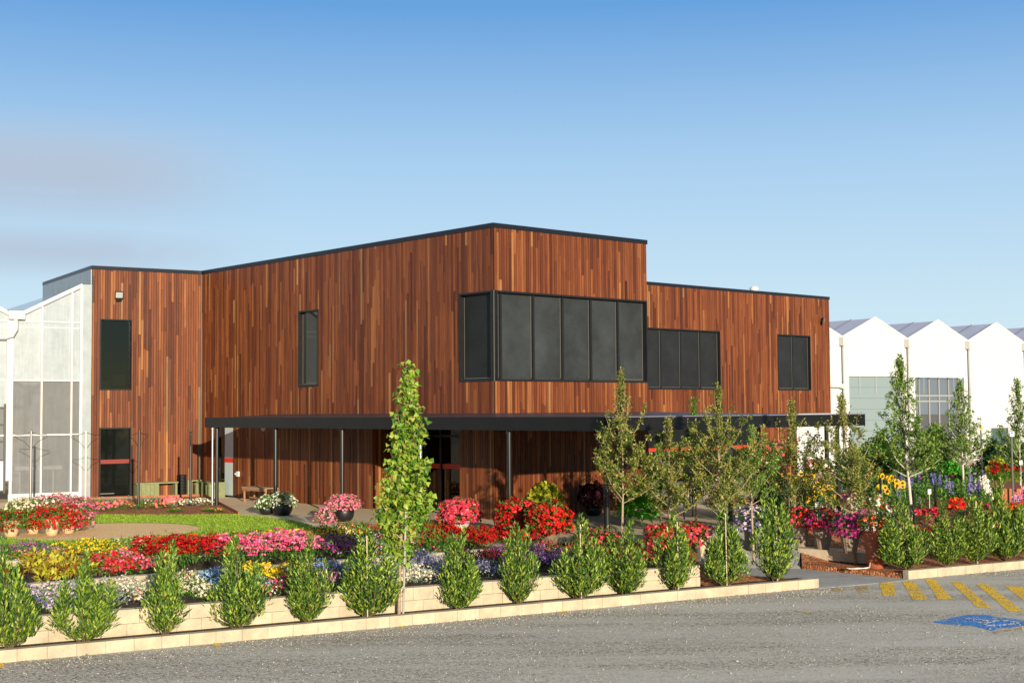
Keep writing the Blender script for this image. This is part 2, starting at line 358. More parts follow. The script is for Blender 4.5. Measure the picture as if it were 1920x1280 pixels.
CONC = speckle_mat('aggregate_concrete', [(.60, .47, .29), (.70, .56, .36), (.78, .63, .43)], 55, .2, .006, patch=(.74, .59, .38), patchscale=.8)
def paver_mat():
    m, t, b = newmat('grey_pavers'); tcn = N_(t, 'ShaderNodeTexCoord'); mpn = N_(t, 'ShaderNodeMapping'); mpn.inputs['Rotation'].default_value = (0, 0, -.51)
    t.links.new(tcn.outputs['Object'], mpn.inputs[0]); br = N_(t, 'ShaderNodeTexBrick', Scale=1.0); br.inputs['Brick Width'].default_value = .6; br.inputs['Row Height'].default_value = .3; br.inputs['Mortar Size'].default_value = .008
    br.inputs['Color1'].default_value = (.36, .36, .35, 1); br.inputs['Color2'].default_value = (.46, .455, .44, 1); br.inputs['Mortar'].default_value = (.16, .155, .15, 1); t.links.new(mpn.outputs[0], br.inputs['Vector'])
    n = N_(t, 'ShaderNodeTexNoise', Scale=9.0, Detail=6.0); t.links.new(tcn.outputs['Object'], n.inputs['Vector']); mr = N_(t, 'ShaderNodeMapRange'); mr.inputs[3].default_value = .75; mr.inputs[4].default_value = 1.2; t.links.new(n.outputs['Fac'], mr.inputs[0])
    mu = N_(t, 'ShaderNodeMixRGB', blend_type='MULTIPLY'); mu.inputs['Fac'].default_value = 1; t.links.new(br.outputs['Color'], mu.inputs['Color1']); t.links.new(mr.outputs[0], mu.inputs['Color2']); t.links.new(mu.outputs[0], b.inputs['Base Color']); b.inputs['Roughness'].default_value = .75
    return m
PAVER = paver_mat()
BLOCK = island_mat('limestone_block', [(.50, .42, .29), (.53, .45, .32), (.56, .475, .34)], .8)
CAPM = mat('pale_cap_stone', (.55, .50, .42), .8, noise=.1, nscale=6, bump=.2, bscale=30)
def rough_block():
    m = BLOCK; t = m.node_tree; b = t.nodes['Principled BSDF']; tcn = N_(t, 'ShaderNodeTexCoord')
    n = N_(t, 'ShaderNodeTexNoise', Scale=14.0, Detail=7.0); t.links.new(tcn.outputs['Object'], n.inputs['Vector'])
    bm = N_(t, 'ShaderNodeBump'); bm.inputs['Strength'].default_value = .5; bm.inputs['Distance'].default_value = .02
    t.links.new(n.outputs['Fac'], bm.inputs['Height']); t.links.new(bm.outputs[0], b.inputs['Normal'])
    lk = b.inputs['Base Color'].links[0].from_socket; n3 = N_(t, 'ShaderNodeTexNoise', Scale=3.0, Detail=8.0, Roughness=.7); t.links.new(tcn.outputs['Object'], n3.inputs['Vector'])
    mr = N_(t, 'ShaderNodeMapRange'); mr.inputs[1].default_value = .3; mr.inputs[2].default_value = .7; mr.inputs[3].default_value = .68; mr.inputs[4].default_value = 1.1; t.links.new(n3.outputs['Fac'], mr.inputs[0])
    mu = N_(t, 'ShaderNodeMixRGB', blend_type='MULTIPLY'); mu.inputs['Fac'].default_value = 1; t.links.new(lk, mu.inputs['Color1']); t.links.new(mr.outputs[0], mu.inputs['Color2']); t.links.new(mu.outputs[0], b.inputs['Base Color'])
rough_block()
def paint_mat(name, col, cover):
    """paint sprayed on gravel, worn off between the stones"""
    m, t, b = newmat(name); b.inputs['Base Color'].default_value = (*col, 1); b.inputs['Roughness'].default_value = .7; tcn = N_(t, 'ShaderNodeTexCoord')
    v = N_(t, 'ShaderNodeTexVoronoi', Scale=34.0); t.links.new(tcn.outputs['Object'], v.inputs['Vector'])
    n = N_(t, 'ShaderNodeTexNoise', Scale=3.5, Detail=6.0, Roughness=.7); t.links.new(tcn.outputs['Object'], n.inputs['Vector'])
    s_ = N_(t, 'ShaderNodeSeparateColor'); t.links.new(v.outputs['Color'], s_.inputs[0])
    ad = N_(t, 'ShaderNodeMath', operation='MULTIPLY_ADD'); ad.inputs[1].default_value = .55; t.links.new(s_.outputs[1], ad.inputs[0]); t.links.new(n.outputs['Fac'], ad.inputs[2])
    gt = N_(t, 'ShaderNodeMath', operation='LESS_THAN'); gt.inputs[1].default_value = cover; t.links.new(ad.outputs[0], gt.inputs[0])
    bm = N_(t, 'ShaderNodeBump'); bm.inputs['Strength'].default_value = 1; bm.inputs['Distance'].default_value = .03; bm.invert = True
    t.links.new(v.outputs['Distance'], bm.inputs['Height']); t.links.new(bm.outputs[0], b.inputs['Normal'])
    tp = N_(t, 'ShaderNodeBsdfTransparent'); mx = N_(t, 'ShaderNodeMixShader'); t.links.new(gt.outputs[0], mx.inputs[0]); t.links.new(tp.outputs[0], mx.inputs[1]); t.links.new(b.outputs[0], mx.inputs[2])
    t.links.new(mx.outputs[0], t.nodes['Material Output'].inputs['Surface']); return m
YELLOW = paint_mat('yellow_line_paint', (.92, .56, .02), .95)
YELLOWF = paint_mat('faded_yellow_paint', (.62, .38, .05), .70)
BLUEP = paint_mat('blue_bay_paint', (.02, .24, .75), .90)
WHITEL = paint_mat('white_bay_paint', (.7, .75, .8), .82)

# ------------------------------------------------------------------ garden frame: s along the kerb, t towards the building
K0 = Vector((-7.43, 19.7)); KD = Vector((.872, .490)); KN = Vector((-.490, .872))
ZG = -0.70                                                   # car park level; the building's floor is 0
def st(s, t, z=0.0):
    p = K0+KD*s+KN*t; return Vector((p.x, p.y, z))
def to_st(p):
    d = Vector((p[0], p[1]))-K0; return d.dot(KD), d.dot(KN)
def s_at(px, t):
    """s of the point on the line t that stands in column px"""
    q = (px-960)/FPX; a = K0+KN*t
    return (q*a.y-a.x)/(KD.x-q*KD.y)
def T2(s): return 3.2+.085*s
def T3(s): return 6.2+.075*s
def struct(o): o['kind'] = 'structure'; return o

# ------------------------------------------------------------------ ground
g = MB(); g.poly([(-400, -60, ZG), (400, -60, ZG), (400, 700, ZG), (-400, 700, ZG)]); struct(g.build('ground', GRAVEL))
def S2(*l): return [st(a, b) for a, b in l]
pl = MB(); pl.prism(S2((-45, T3(-45)+.22), (10.8, T3(10.8)+.2), (10.8, 4.12), (15.6, 4.08), (17.5, 6.0), (19.0, 4.58), (19.6, 5.4), (70, 5.4), (70, 110), (-45, 110)), -.9, 0.0)
struct(pl.build('pavement', CONC))
so = MB()
so.poly([st(-14, .14, -.56), st(15.45, .14, -.56), st(15.45, .6, -.56), st(-14, .6, -.56)])
so.poly([st(-14, .6, -.2), st(13.1, .6, -.2), st(13.1, T2(13.1), -.2), st(-14, T2(-14), -.2)])
so.poly([st(-14, T2(-14)+.02, -.06), st(10.8, T2(10.8)+.02, -.06), st(10.8, T3(10.8), -.06), st(-14, T3(-14), -.06)])
so.poly([st(10.8, 3.9, -.01), st(13.2, 3.9, -.01), st(13.2, 4.3, .012), st(10.8, 4.3, .012)])
so.poly([st(-14, T3(-14)+.1, .012), st(11.4, T3(11.4)+.1, .012), st(11.4, 9.3, .012), st(-14, 9.9, .012)])
struct(so.build('soil', SOIL))
mu_ = MB()
mu_.add([st(13.1, .5, -.57), st(15.4, .5, -.57), st(14.5, 1.1, -.5), st(14.2, 2.2, -.35), st(15.5, 4.06, -.05), st(13.1, 4.06, -.05)], [(0, 1, 2, 3, 4, 5)])
rows = [(.2, 17.95), (1.2, 17.7), (2.6, 17.35), (4.6, 19.05), (5.42, 19.7), (8, 21.5), (14, 24)]
zr = lambda t: min(.008, -.60+.216*max(0, t-2.6))
for (ta, sa), (tb, sb) in zip(rows, rows[1:]):
    mu_.poly([st(sa, ta, zr(ta)), st(sb, tb, zr(tb)), st(sb, tb, -.8), st(sa, ta, -.8)])
    mu_.poly([st(sa, ta, zr(ta)), st(70, ta, zr(ta)), st(70, tb, zr(tb)), st(sb, tb, zr(tb))])
mu_.poly([at(8, 952, .012), at(175, 966, .012), at(300, 966.5, .012), at(445, 965, .012), at(382, 929, .012), at(170, 936.5, .012), at(12, 943, .012)])
struct(mu_.build('mulch', MULCH))
# paved path from the gap in the kerb, a ramp up to the forecourt
pa = MB()
pa.prism(S2((15.5, -.12), (17.95, -.12), (17.35, 2.6), (15.6, 4.08), (14.2, 2.2), (14.55, 1.1)), -.8, -.696)
A0, A1, B0, B1 = st(15.6, 4.08), st(17.3, 2.6), st(17.5, 6.0), st(19.0, 4.58)
pa.hexa([(*A0.xy, -.9), (*A1.xy, -.9), (*B1.xy, -.9), (*B0.xy, -.9), (*A0.xy, -.697), (*A1.xy, -.697), (*B1.xy, -.003), (*B0.xy, -.003)])
struct(pa.build('path', PAVER))
# paver joints are a fine grid of grooves laid as thin dark sheets
# lawn with the gravel circle
CC = Vector((-10.0, 33.1)); CR = 2.35
lawn_px = [(150, 965.5), (300, 966.5), (440, 965.5), (500, 970), (545, 976), (575, 983), (592, 991)]
lawn = [at(x, y, 0) for x, y in lawn_px]+[st(9.0, 9.2), st(5.0, 8.6), st(-6, 8.6), st(-8, 12), at(-60, 962, 0)]
lw = MB(); lw.poly([(p.x, p.y, .016) for p in lawn]); struct(lw.build('lawn', LAWNM))
gc = MB(); gc.poly([(CC.x+CR*math.cos(2*math.pi*i/64)*(1+.012*math.sin(5*i)), CC.y+CR*math.sin(2*math.pi*i/64), .022) for i in range(64)]); struct(gc.build('gravel', SANDG))
def in_poly(x, y, P):
    c = False; j = len(P)-1
    for i in range(len(P)):
        if (P[i][1] > y) != (P[j][1] > y) and x < (P[j][0]-P[i][0])*(y-P[i][1])/(P[j][1]-P[i][1])+P[i][0]: c = not c
        j = i
    return c
rng = np.random.default_rng(5)
gx = rng.uniform(-16, -3.5, 60000); gy = rng.uniform(29, 38.6, 60000)
LP = [(p.x, p.y) for p in lawn]
keep = np.array([in_poly(x, y, LP) and (x-CC.x)**2+(y-CC.y)**2 > CR*CR*1.01 for x, y in zip(gx, gy)])
P = np.stack([gx[keep], gy[keep], np.full(keep.sum(), .016)], 1); D = rng.normal(0, .45, P.shape); D[:, 2] = 1
V, F = leaf_arrays(P, D, rng.uniform(.03, .065, len(P)), .012, rng)
GRASSM = island_mat('grass_blade', [(.20, .34, .02), (.30, .45, .035), (.42, .55, .07)], .5, .3)
o = foliage('grass', V, F, GRASSM, None); o['kind'] = 'stuff'

# kerbs and the block retaining walls
BL = .39
def block_wall(name, label, cat, pts, z0, courses, ch, th, cap=None, group=None, seed=1, bl=BL):
    """pts: list of (x,y) front line; blocks laid in running bond"""
    rr = random.Random(seed); base = (pts[0][0], pts[0][1], z0); m = MB(); c = MB()
    for (a, b) in zip(pts, pts[1:]):
        a2, b2 = Vector((a[0], a[1])), Vector((b[0], b[1])); L = (b2-a2).length; d = (b2-a2)/L; n = Vector((-d.y, d.x))
        m.box((*(a2+n*.03+d*.01), z0), (*(d*(L-.02)), 0), (*(n*(th-.06)), 0), (0, 0, courses*ch-.008), 1)
        for k in range(courses):
            x = -(bl/2 if k % 2 else 0)
            while x < L:
                x0, x1 = max(0, x)+.0018, min(L, x+bl)-.0018
                if x1-x0 > .03:
                    j = rr.uniform(0, .006)
                    m.box((*(a2+d*x0-n*j), z0+k*ch+.003), (*(d*(x1-x0)), 0), (*(n*(th+j)), 0), (0, 0, ch-.006))
                x += bl
    o = m.build(name, [BLOCK, CAPM], None, base=base, bevel=.004); setp(o, label, cat, group)
    return o
JM = mat('mortar_joint', (.30, .23, .15), .9)  # plain brown mortar tone, not assigned to any wall
def xy(s, t): q = st(s, t); return (q.x, q.y)
block_wall('kerb', 'long low cream block kerb with shrubs behind it, from the left edge to the paved gap', 'kerb', [xy(-14, 0), xy(15.5, 0)], ZG-.04, 1, .22, .16, seed=3, bl=.42)
block_wall('kerb', 'short low cream block kerb right of the paved gap beside the yellow stripes', 'kerb', [xy(17.95, 0), xy(40, 0)], ZG-.04, 1, .22, .16, seed=4, bl=.42)
block_wall('retaining_wall', 'two course cream block wall nearest the car park, behind the row of shrubs', 'garden wall', [xy(-14, .58), xy(13.0, .58)], -.60, 2, .22, .2, seed=5)
block_wall('retaining_wall', 'middle cream block terrace wall between the front flower bed and the coleus bed', 'garden wall', [xy(-14, T2(-14)), xy(0, T2(0)), xy(10.8, T2(10.8))], -.24, 1, .25, .2, seed=6)
block_wall('retaining_wall', 'rear cream block terrace wall below the yellow and purple flowers by the lawn', 'garden wall', [xy(-14, T3(-14)), xy(0, T3(0)), xy(11.3, T3(11.3))], -.14, 1, .25, .2, seed=7)
block_wall('block_step', 'loose cream end block beside the red begonias, left of the second one', 'stone block', [xy(10.9, 4.12), xy(12.0, 4.3)], -.2, 1, .22, .22, seed=8)
block_wall('garden_wall', 'low block edging along the right of the path under the ribbed flower pots', 'garden wall', [(6.55, 31.5), (7.35, 30.75), (8.1, 30.0)], -.58, 1, .24, .5, seed=9)
block_wall('garden_wall', 'raised split stone wall under the sunflowers right of the ramp', 'garden wall', [(7.6, 40.6), (8.35, 38.9), (9.15, 37.2), (10.2, 35.3)], -.25, 2, .17, .25, seed=10, bl=.28)
for (x0, y0, x1, y1, lab) in ((1296, 960, 1378, 905, 'yellow split stone block wall beyond the dark handrail by the steps'),):
    pass
# painted marks on the car park
def mark(poly, m, dz=.004, name='road_marking'):
    q = MB(); q.poly([at(x, y, ZG+dz) for x, y in poly]); return struct(q.build(name, m))
cv = lambda L: [(1400+x/3.692, 960+y/3.692) for x, y in L]
for L, m in (([(590, 522), (672, 524), (676, 548), (596, 548)], YELLOWF), ([(752, 508), (832, 508), (850, 556), (768, 556)], YELLOWF), ([(915, 486), (1012, 482), (1032, 574), (945, 578)], YELLOW),
             ([(1075, 474), (1152, 472), (1258, 604), (1150, 602)], YELLOW), ([(1232, 460), (1300, 460), (1424, 600), (1322, 600)], YELLOW), ([(1408, 478), (1484, 480), (1700, 664), (1592, 654)], YELLOW),
             ([(1588, 492), (1670, 498), (1925, 690), (1812, 684)], YELLOW), ([(1785, 508), (1900, 512), (2060, 640), (1960, 640)], YELLOW), ([(2000, 530), (2090, 535), (2200, 640), (2120, 640)], YELLOW), ([(205, 664), (300, 672), (440, 690), (420, 698)], YELLOWF), ([(1700, 825), (1905, 795), (1920, 806), (1720, 838)], YELLOWF)):
    mark(cv(L), m)
for L in ([(-14, 1236), (6, 1240), (8, 1250), (-6, 1252)], [(399, 1203), (409, 1203), (414, 1211), (404, 1211)], [(746, 1169), (756, 1170), (766, 1177), (752, 1177)], [(1047, 1144), (1058, 1143), (1066, 1149), (1052, 1148)]):
    mark(L, YELLOW)
c2 = lambda L: [(1740+x/9.144, 1080+y/9.144) for x, y in L]
mark(c2([(60, 775), (300, 735), (480, 690), (700, 655), (950, 652), (1250, 700), (1646, 745), (1900, 790), (1646, 840), (1400, 875), (1250, 885), (1100, 930), (800, 855), (430, 830), (200, 800)]), BLUEP)
wl = MB()
def strip(L, w):
    P = [at(x, y, ZG+.008) for x, y in c2(L)]
    for a, b in zip(P, P[1:]):
        d = (b-a).normalized(); n = Vector((-d.y, d.x, 0))*w/2; wl.poly([a-n, b-n, b+n, a+n])
strip([(650, 715), (800, 730), (960, 745), (1080, 775), (960, 800), (860, 775)], .10)
strip([(1080, 775), (1230, 745), (1400, 760), (1540, 790), (1400, 820), (1180, 835), (1020, 825), (930, 800)], .10)
strip([(1000, 840), (1120, 850)], .12)
struct(wl.build('bay_symbol', WHITEL))

# loose stones lying on the car park, thickest along the kerb
rg = np.random.default_rng(31); n = 15000
ss = rg.uniform(-9, 34, n); tt_ = -np.concatenate([rg.uniform(.02, .9, n*3//10)**1.3, rg.uniform(.05, 12, n-n*3//10)])
X = K0.x+KD.x*ss+KN.x*tt_; Y = K0.y+KD.y*ss+KN.y*tt_
ok = (Y > 9.5) & (np.abs(X/Y) < .42) & ~((X > 6.5) & (X < 11.6) & (Y > 23) & (Y < 29))
X, Y = X[ok], Y[ok]; n = len(X); sz = rg.uniform(.006, .014, n)*np.where(rg.uniform(0, 1, n) < .04, 1.6, 1)
base = np.array([[1, 0, 0], [0, 1, 0], [-1, 0, 0], [0, -1, 0], [0, 0, .8], [0, 0, -.8]])
A = rg.uniform(0, 6.28, n); ca, sa = np.cos(A), np.sin(A); Vb = base[None]*(1+rg.normal(0, .18, (n, 6, 1)))*sz[:, None, None]
V = np.stack([Vb[..., 0]*ca[:, None]-Vb[..., 1]*sa[:, None]+X[:, None], Vb[..., 0]*sa[:, None]+Vb[..., 1]*ca[:, None]+Y[:, None], Vb[..., 2]+ZG+sz[:, None]*.35], -1).reshape(-1, 3)
F = (np.array([[0, 1, 4], [1, 2, 4], [2, 3, 4], [3, 0, 4], [1, 0, 5], [2, 1, 5], [3, 2, 5], [0, 3, 5]])[None]+(np.arange(n)*6)[:, None, None]).reshape(-1, 3)
STONE = island_mat('loose_stone', [(.16, .15, .135), (.28, .265, .235), (.38, .355, .31), (.46, .43, .37), (.60, .56, .49)], .85)
o = foliage('gravel_stones', V, F, STONE, None); o['kind'] = 'stuff'
# ------------------------------------------------------------------ the timber building
SC = .9; ANG = .7254
D2 = Vector((-.5261, 40.0))*SC; U2 = Vector((-math.sin(ANG), math.cos(ANG))); R2 = Vector((math.cos(ANG), math.sin(ANG)))
NL, NR = -R2, -U2
TC = 17.524*SC; C2 = D2+U2*TC; B2 = Vector((-15.7752, 50.8791))*SC; A2 = Vector((-19.7842, 57.2334))*SC
W2 = (C2-B2).normalized(); NW = Vector((W2.y, -W2.x)); LW = (C2-B2).length
SE = 6.6005*SC; SB = 9.868*SC; E2 = D2+R2*SE; S02 = D2+U2*SB; SG = 30.619*SC; G2 = S02+R2*SG
za = lambda v: (v+3.1928)*SC
ZTOP, ZH, ZS, ZD = za(5.544), za(3.544), za(.862), za(-.547)
def on_wall(P, d, px):
    q = (px-960)/FPX; return (q*P.y-P.x)/(d.x-q*d.y)
def v3(p, z): return Vector((p.x, p.y, z))
bld = thing('timber_building', 'two storey building clad in red brown timber boards with black windows and a flat roof', 'building', (D2.x, D2.y, 0))
def clad(P, d, n, L, z0, z1, openings=(), w=.088, seed=0, name='wall', mats=None):
    rr = random.Random(seed); m = MB()
    xs = {0.0, L}; k = w
    while k < L-.02: xs.add(round(k, 4)); k += w
    for (a, b, _, _) in openings:
        for e in (a, b):
            xs = {x for x in xs if abs(x-e) > .03 or x in (0.0, L)}; xs.add(e)
    xs = sorted(x for x in xs if -1e-6 <= x <= L+1e-6)
    for a, b in zip(xs, xs[1:]):
        if b-a < .02: continue
        mid = (a+b)/2; iv = [(z0, z1)]
        for (oa, ob, oz0, oz1) in openings:
            if oa < mid < ob:
                nv = []
                for (p, q) in iv:
                    if oz0 > p+.01: nv.append((p, min(q, oz0)))
                    if oz1 < q-.01: nv.append((max(p, oz1), q))
                iv = nv
        for (p, q) in iv:
            m.box(v3(P+d*a-n*.03, p), v3(d*(b-a), 0), v3(n*.03, 0), (0, 0, q-p), 1)
            z = p-rr.uniform(0, 2.2)
            while z < q:
                ln = rr.choice((.9, 1.5, 1.8, 2.4, 3.0, 3.6))*rr.uniform(.85, 1.15); zz = min(q, z+ln); zs = max(p, z)
                if zz-zs > .02:
                    th = .018+rr.uniform(0, .008)
                    m.box(v3(P+d*(a+.006)+n*.001, zs+.0015), v3(d*(b-a-.012), 0), v3(n*th, 0), (0, 0, zz-zs-.003))
                z += ln
    return m.build(name, mats or [TIMBER, BACKING], bld)
def frame(P, d, n, a, b, z0, z1, mull, pane_mat, name='window', dep=.14, fw=.05, bead=True, bead_left=True, proud=.035, pane_gap=()):
    """black reveal frame, thin light beads and the panes, set back in the wall"""
    m = MB(); o = lambda x, z, k: v3(P+d*x+n*k, z)
    T = dep+proud
    m.box(o(a, z0, -dep), v3(d*fw, 0), v3(n*T, 0), (0, 0, z1-z0)); m.box(o(b-fw, z0, -dep), v3(d*fw, 0), v3(n*T, 0), (0, 0, z1-z0))
    m.box(o(a+fw, z1-fw, -dep), v3(d*(b-a-2*fw), 0), v3(n*T, 0), (0, 0, fw)); m.box(o(a+fw, z0, -dep), v3(d*(b-a-2*fw), 0), v3(n*(T+.01), 0), (0, 0, fw))
    for x in mull: m.box(o(x-.035, z0+fw, -dep), v3(d*.07, 0), v3(n*(dep-.045), 0), (0, 0, z1-z0-2*fw))
    w = m.build(name, BLACK, bld)
    pm = MB(); pm.box(o(a+fw, z0+fw, -dep+.01), v3(d*(b-a-2*fw), 0), v3(n*.03, 0), (0, 0, z1-z0-2*fw)); pm.build('pane', pane_mat, w)
    if bead:
        bm = MB(); ed = [a+fw]+list(mull)+[b-fw]
        for x0, x1 in zip(ed, ed[1:]):
            l = x0+(.036 if x0 != a+fw else .02); r = x1-(.036 if x1 != b-fw else .02)
            bm.box(o(l, z0+fw+.03, -dep+.042), v3(d*(r-l), 0), v3(n*.012, 0), (0, 0, .022))
            bm.box(o(r-.02, z0+fw+.054, -dep+.042), v3(d*.02, 0), v3(n*.014, 0), (0, 0, z1-z0-2*fw-.07))
            if bead_left: bm.box(o(l, z0+fw+.054, -dep+.042), v3(d*.014, 0), v3(n*.012, 0), (0, 0, z1-z0-2*fw-.07))
        bm.build('trim', BEAD, w)
    return w
# wall directions run left to right as seen from outside; the left face runs from C to D
dL = -U2; tl = lambda t: TC-t
BWX = 1.5868*SC
ent0, ent1 = on_wall(C2, dL, 699), on_wall(C2, dL, 861.5)
dr0, dr1 = on_wall(C2, dL, 409), on_wall(C2, dL, 440.5)
lw0, lw1 = tl(10.54*SC), tl(9.2736*SC)
opL = [(lw0, lw1, ZS, ZH), (TC-BWX, TC, ZS, ZH), (ent0, ent1, 0, 2.62), (dr0, dr1, 0, 2.5)]
clad(C2, dL, NL, TC, 0, ZTOP-.1, opL, seed=11)
for zz0, zz1, sd_ in ((0, ZS, 12), (ZH, ZTOP-.1, 112)): clad(D2, R2, NR, SE, zz0, zz1, (), seed=sd_)
clad(B2, W2, NW, LW, 0, ZTOP-.1, [(.3059*SC, 1.516*SC, ZS, ZH), (.3059*SC, 1.516*SC, .03, ZD)], seed=13)
# return walls and the rear wing
clad(E2, U2, R2, SB, 0, ZTOP-.1, (), seed=14)
w10, w11 = on_wall(S02, R2, 1206)-.9, 22.1705*SC; w20, w21 = 26.398*SC, 29.0205*SC
s0v = SE+.02
S1 = S02+R2*s0v
gb0, gb1 = on_wall(S1, R2, 1424), on_wall(S1, R2, 1491)
gl0 = .6
clad(S1, R2, NR, SG-s0v, 2.66, ZTOP-.1, [(w10-s0v, w11-s0v, ZS, ZH), (w20-s0v, w21-s0v, ZS, ZH)], seed=15)
clad(S1, R2, NR, gl0, 0, 2.66, (), seed=16)
clad(S1+R2*gb0, R2, NR, gb1-gb0, 0, 2.66, (), seed=17)
clad(G2, U2, R2, 9, 0, ZTOP-.1, (), seed=18)
wp = MB(); wp.box(v3(S1+R2*(gb1+.02)-NR*.2, 0), v3(R2*(SG-s0v-gb1-.02), 0), v3(NR*.2, 0), (0, 0, 2.64)); wp.build('white_wall', WHITEPANEL, bld)
# ground floor glass front of the wing with red stripes
gf = MB(); L = gb0-gl0
P0 = S1+R2*gl0
for i in range(9): gf.box(v3(P0+R2*(L*i/8-.03)-NR*.2, 0), v3(R2*.06, 0), v3(NR*.12, 0), (0, 0, 2.6))
gf.box(v3(P0-NR*.2, 2.6), v3(R2*L, 0), v3(NR*.12, 0), (0, 0, .06))
shop = gf.build('shopfront', BLACK, bld)
q = MB(); q.box(v3(P0-NR*.19, .03), v3(R2*L, 0), v3(NR*.02, 0), (0, 0, 2.57)); q.build('pane', GLASSD, shop)
q = MB(); q.box(v3(P0-NR*.165, 1.22), v3(R2*L, 0), v3(NR*.006, 0), (0, 0, .13)); q.build('safety_stripe', RED, shop)
# windows
frame(C2, dL, NL, lw0, lw1, ZS, ZH, (), GLASSD, bead_left=True)
frame(C2, dL, NL, TC-BWX, TC-.06, ZS, ZH, (), SCREEN2, bead_left=True)
pn = (SE-.35-.06)/5
frame(D2, R2, NR, .06, SE-.0, ZS, ZH, [.06+.30+pn*(i+1) for i in range(4)]+[.06+.22], SCREEN, dep=.16)
cp = MB(); cp.box(v3(D2+R2*.06-NR*.0, ZS), v3(-R2*.08, 0), v3(U2*.10, 0), (0, 0, ZH-ZS)); cp.box(v3(D2+NR*.04+NL*.04, ZS), v3(R2*.02, 0), v3(U2*.02, 0), (0, 0, ZH-ZS), 1); cp.build('corner_post', [BLACK, BEAD], bld)
wpan = (w11-w10)/5
frame(S02, R2, NR, w10, w11, ZS, ZH, [w11-1.18*i for i in range(1, 5)], SCREEN2)
frame(S02, R2, NR, w20, w21, ZS, ZH, [(w20+w21)/2], SCREEN2)
wx0, wx1 = .3059*SC, 1.516*SC
frame(B2, W2, NW, wx0, wx1, ZS, ZH, (), TGLASS, bead=False, fw=.035)
room = MB()
def wpnt(x, k, z): return v3(B2+W2*x-NW*k, z)
room.box(wpnt(-.6+.7, .2, 3.2), v3(W2*3.2, 0), v3(-NW*3.0, 0), (0, 0, .05)); room.box(wpnt(.1, .2, 6.3), v3(W2*3.2, 0), v3(-NW*3.0, 0), (0, 0, .05))
room.box(wpnt(.1, 3.2, 3.25), v3(W2*3.2, 0), v3(-NW*.05, 0), (0, 0, 3.05)); room.box(wpnt(.05, .2, 3.2), v3(W2*.05, 0), v3(-NW*3.05, 0), (0, 0, 3.15)); room.box(wpnt(3.3, .2, 3.2), v3(W2*.05, 0), v3(-NW*3.05, 0), (0, 0, 3.15))
room.build('room', ROOM, bld)
PALEF = mat('pale_furniture', (.30, .30, .28), .6)
dk = thing('desk', 'pale desk seen through the upper window of the left wing', 'desk', wpnt(.75, 1.6, 3.25))
q = MB(); q.box(wpnt(.25, 1.2, 3.97), v3(W2*.85, 0), v3(-NW*.7, 0), (0, 0, .035)); q.build('top', PALEF, dk)
q = MB(); q.box(wpnt(.27, 1.25, 3.25), v3(W2*.72, 0), v3(-NW*.6, 0), (0, 0, .718)); q.build('cabinet', PALEF, dk)
ch = thing('chair', 'grey chair beside the desk behind the upper window of the left wing', 'chair', wpnt(1.3, 1.1, 3.25))
q = MB(); q.box(wpnt(1.08, .9, 3.70), v3(W2*.42, 0), v3(-NW*.42, 0), (0, 0, .05)); q.build('seat', PALEF, ch)
q = MB(); q.box(wpnt(1.08, 1.3, 3.82), v3(W2*.42, 0), v3(-NW*.04, 0), (0, 0, .38)); q.build('backrest', PALEF, ch)
for i, (x, k) in enumerate(((1.1, .92), (1.46, .92), (1.1, 1.3), (1.46, 1.3))):
    q = MB(); q.tube([wpnt(x, k, 3.25), wpnt(x, k, 3.7)], .018, 6); q.build('leg', PALEF, ch)
# door in the left wing
dw = frame(B2, W2, NW, wx0, wx1, .03, ZD, (), GLASSD, name='door', bead=False)
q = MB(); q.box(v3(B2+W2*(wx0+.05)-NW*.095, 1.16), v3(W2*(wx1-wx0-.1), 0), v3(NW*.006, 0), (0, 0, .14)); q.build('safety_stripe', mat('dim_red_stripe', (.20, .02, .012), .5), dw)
q = MB(); q.box(v3(B2+W2*(wx0+.05)-NW*.09, .14), v3(W2*.5, 0), v3(NW*.01, 0), (0, 0, .03)); q.build('sill', STEEL, dw)
# side door of the left face: dark side light and pale sunlit leaf
dd = (dr1-dr0)
sd = frame(C2, dL, NL, dr0, dr1, .0, 2.5, [dr0+dd*.36], GLASSD, name='door', bead=False, dep=.07)
x0 = dr0+dd*.36+.035
q = MB(); q.box(v3(C2+dL*(x0+.03)-NL*.02, .06), v3(dL*(dr1-x0-.085), 0), v3(NL*.03, 0), (0, 0, 2.38)); q.build('door_leaf', PALEDOOR, sd)
q = MB(); q.box(v3(C2+dL*(x0+.028)+NL*.0105, 1.17), v3(dL*(dr1-x0-.11), 0), v3(NL*.006, 0), (0, 0, .15)); q.build('safety_stripe', RED, sd)
# main entrance: recessed glass front
m = MB(); DEP = 1.5; EL = ent1-ent0; Pe = C2+dL*ent0-NL*DEP
m.box(v3(Pe+dL*-.2, 2.62), v3(dL*(EL+.4), 0), v3(NL*(DEP-.05), 0), (0, 0, .05))
for f_ in (0, .16, .34, .62, .83, .985): m.box(v3(Pe+dL*(EL*f_), 0), v3(dL*.08, 0), v3(NL*.1, 0), (0, 0, 2.62))
m.box(v3(Pe, 0), v3(dL*EL, 0), v3(NL*.1, 0), (0, 0, .1)); m.box(v3(Pe, 2.1), v3(dL*EL, 0), v3(NL*.09, 0), (0, 0, .07))
en = m.build('entrance', BLACK, bld)
q = MB(); q.box(v3(Pe+NL*.02, .1), v3(dL*EL, 0), v3(NL*.02, 0), (0, 0, 2.52)); q.build('pane', TGLASS, en)
q = MB(); q.box(v3(Pe+NL*.05, 1.18), v3(dL*EL, 0), v3(NL*.006, 0), (0, 0, .14)); q.build('safety_stripe', RED, en)
q = MB()
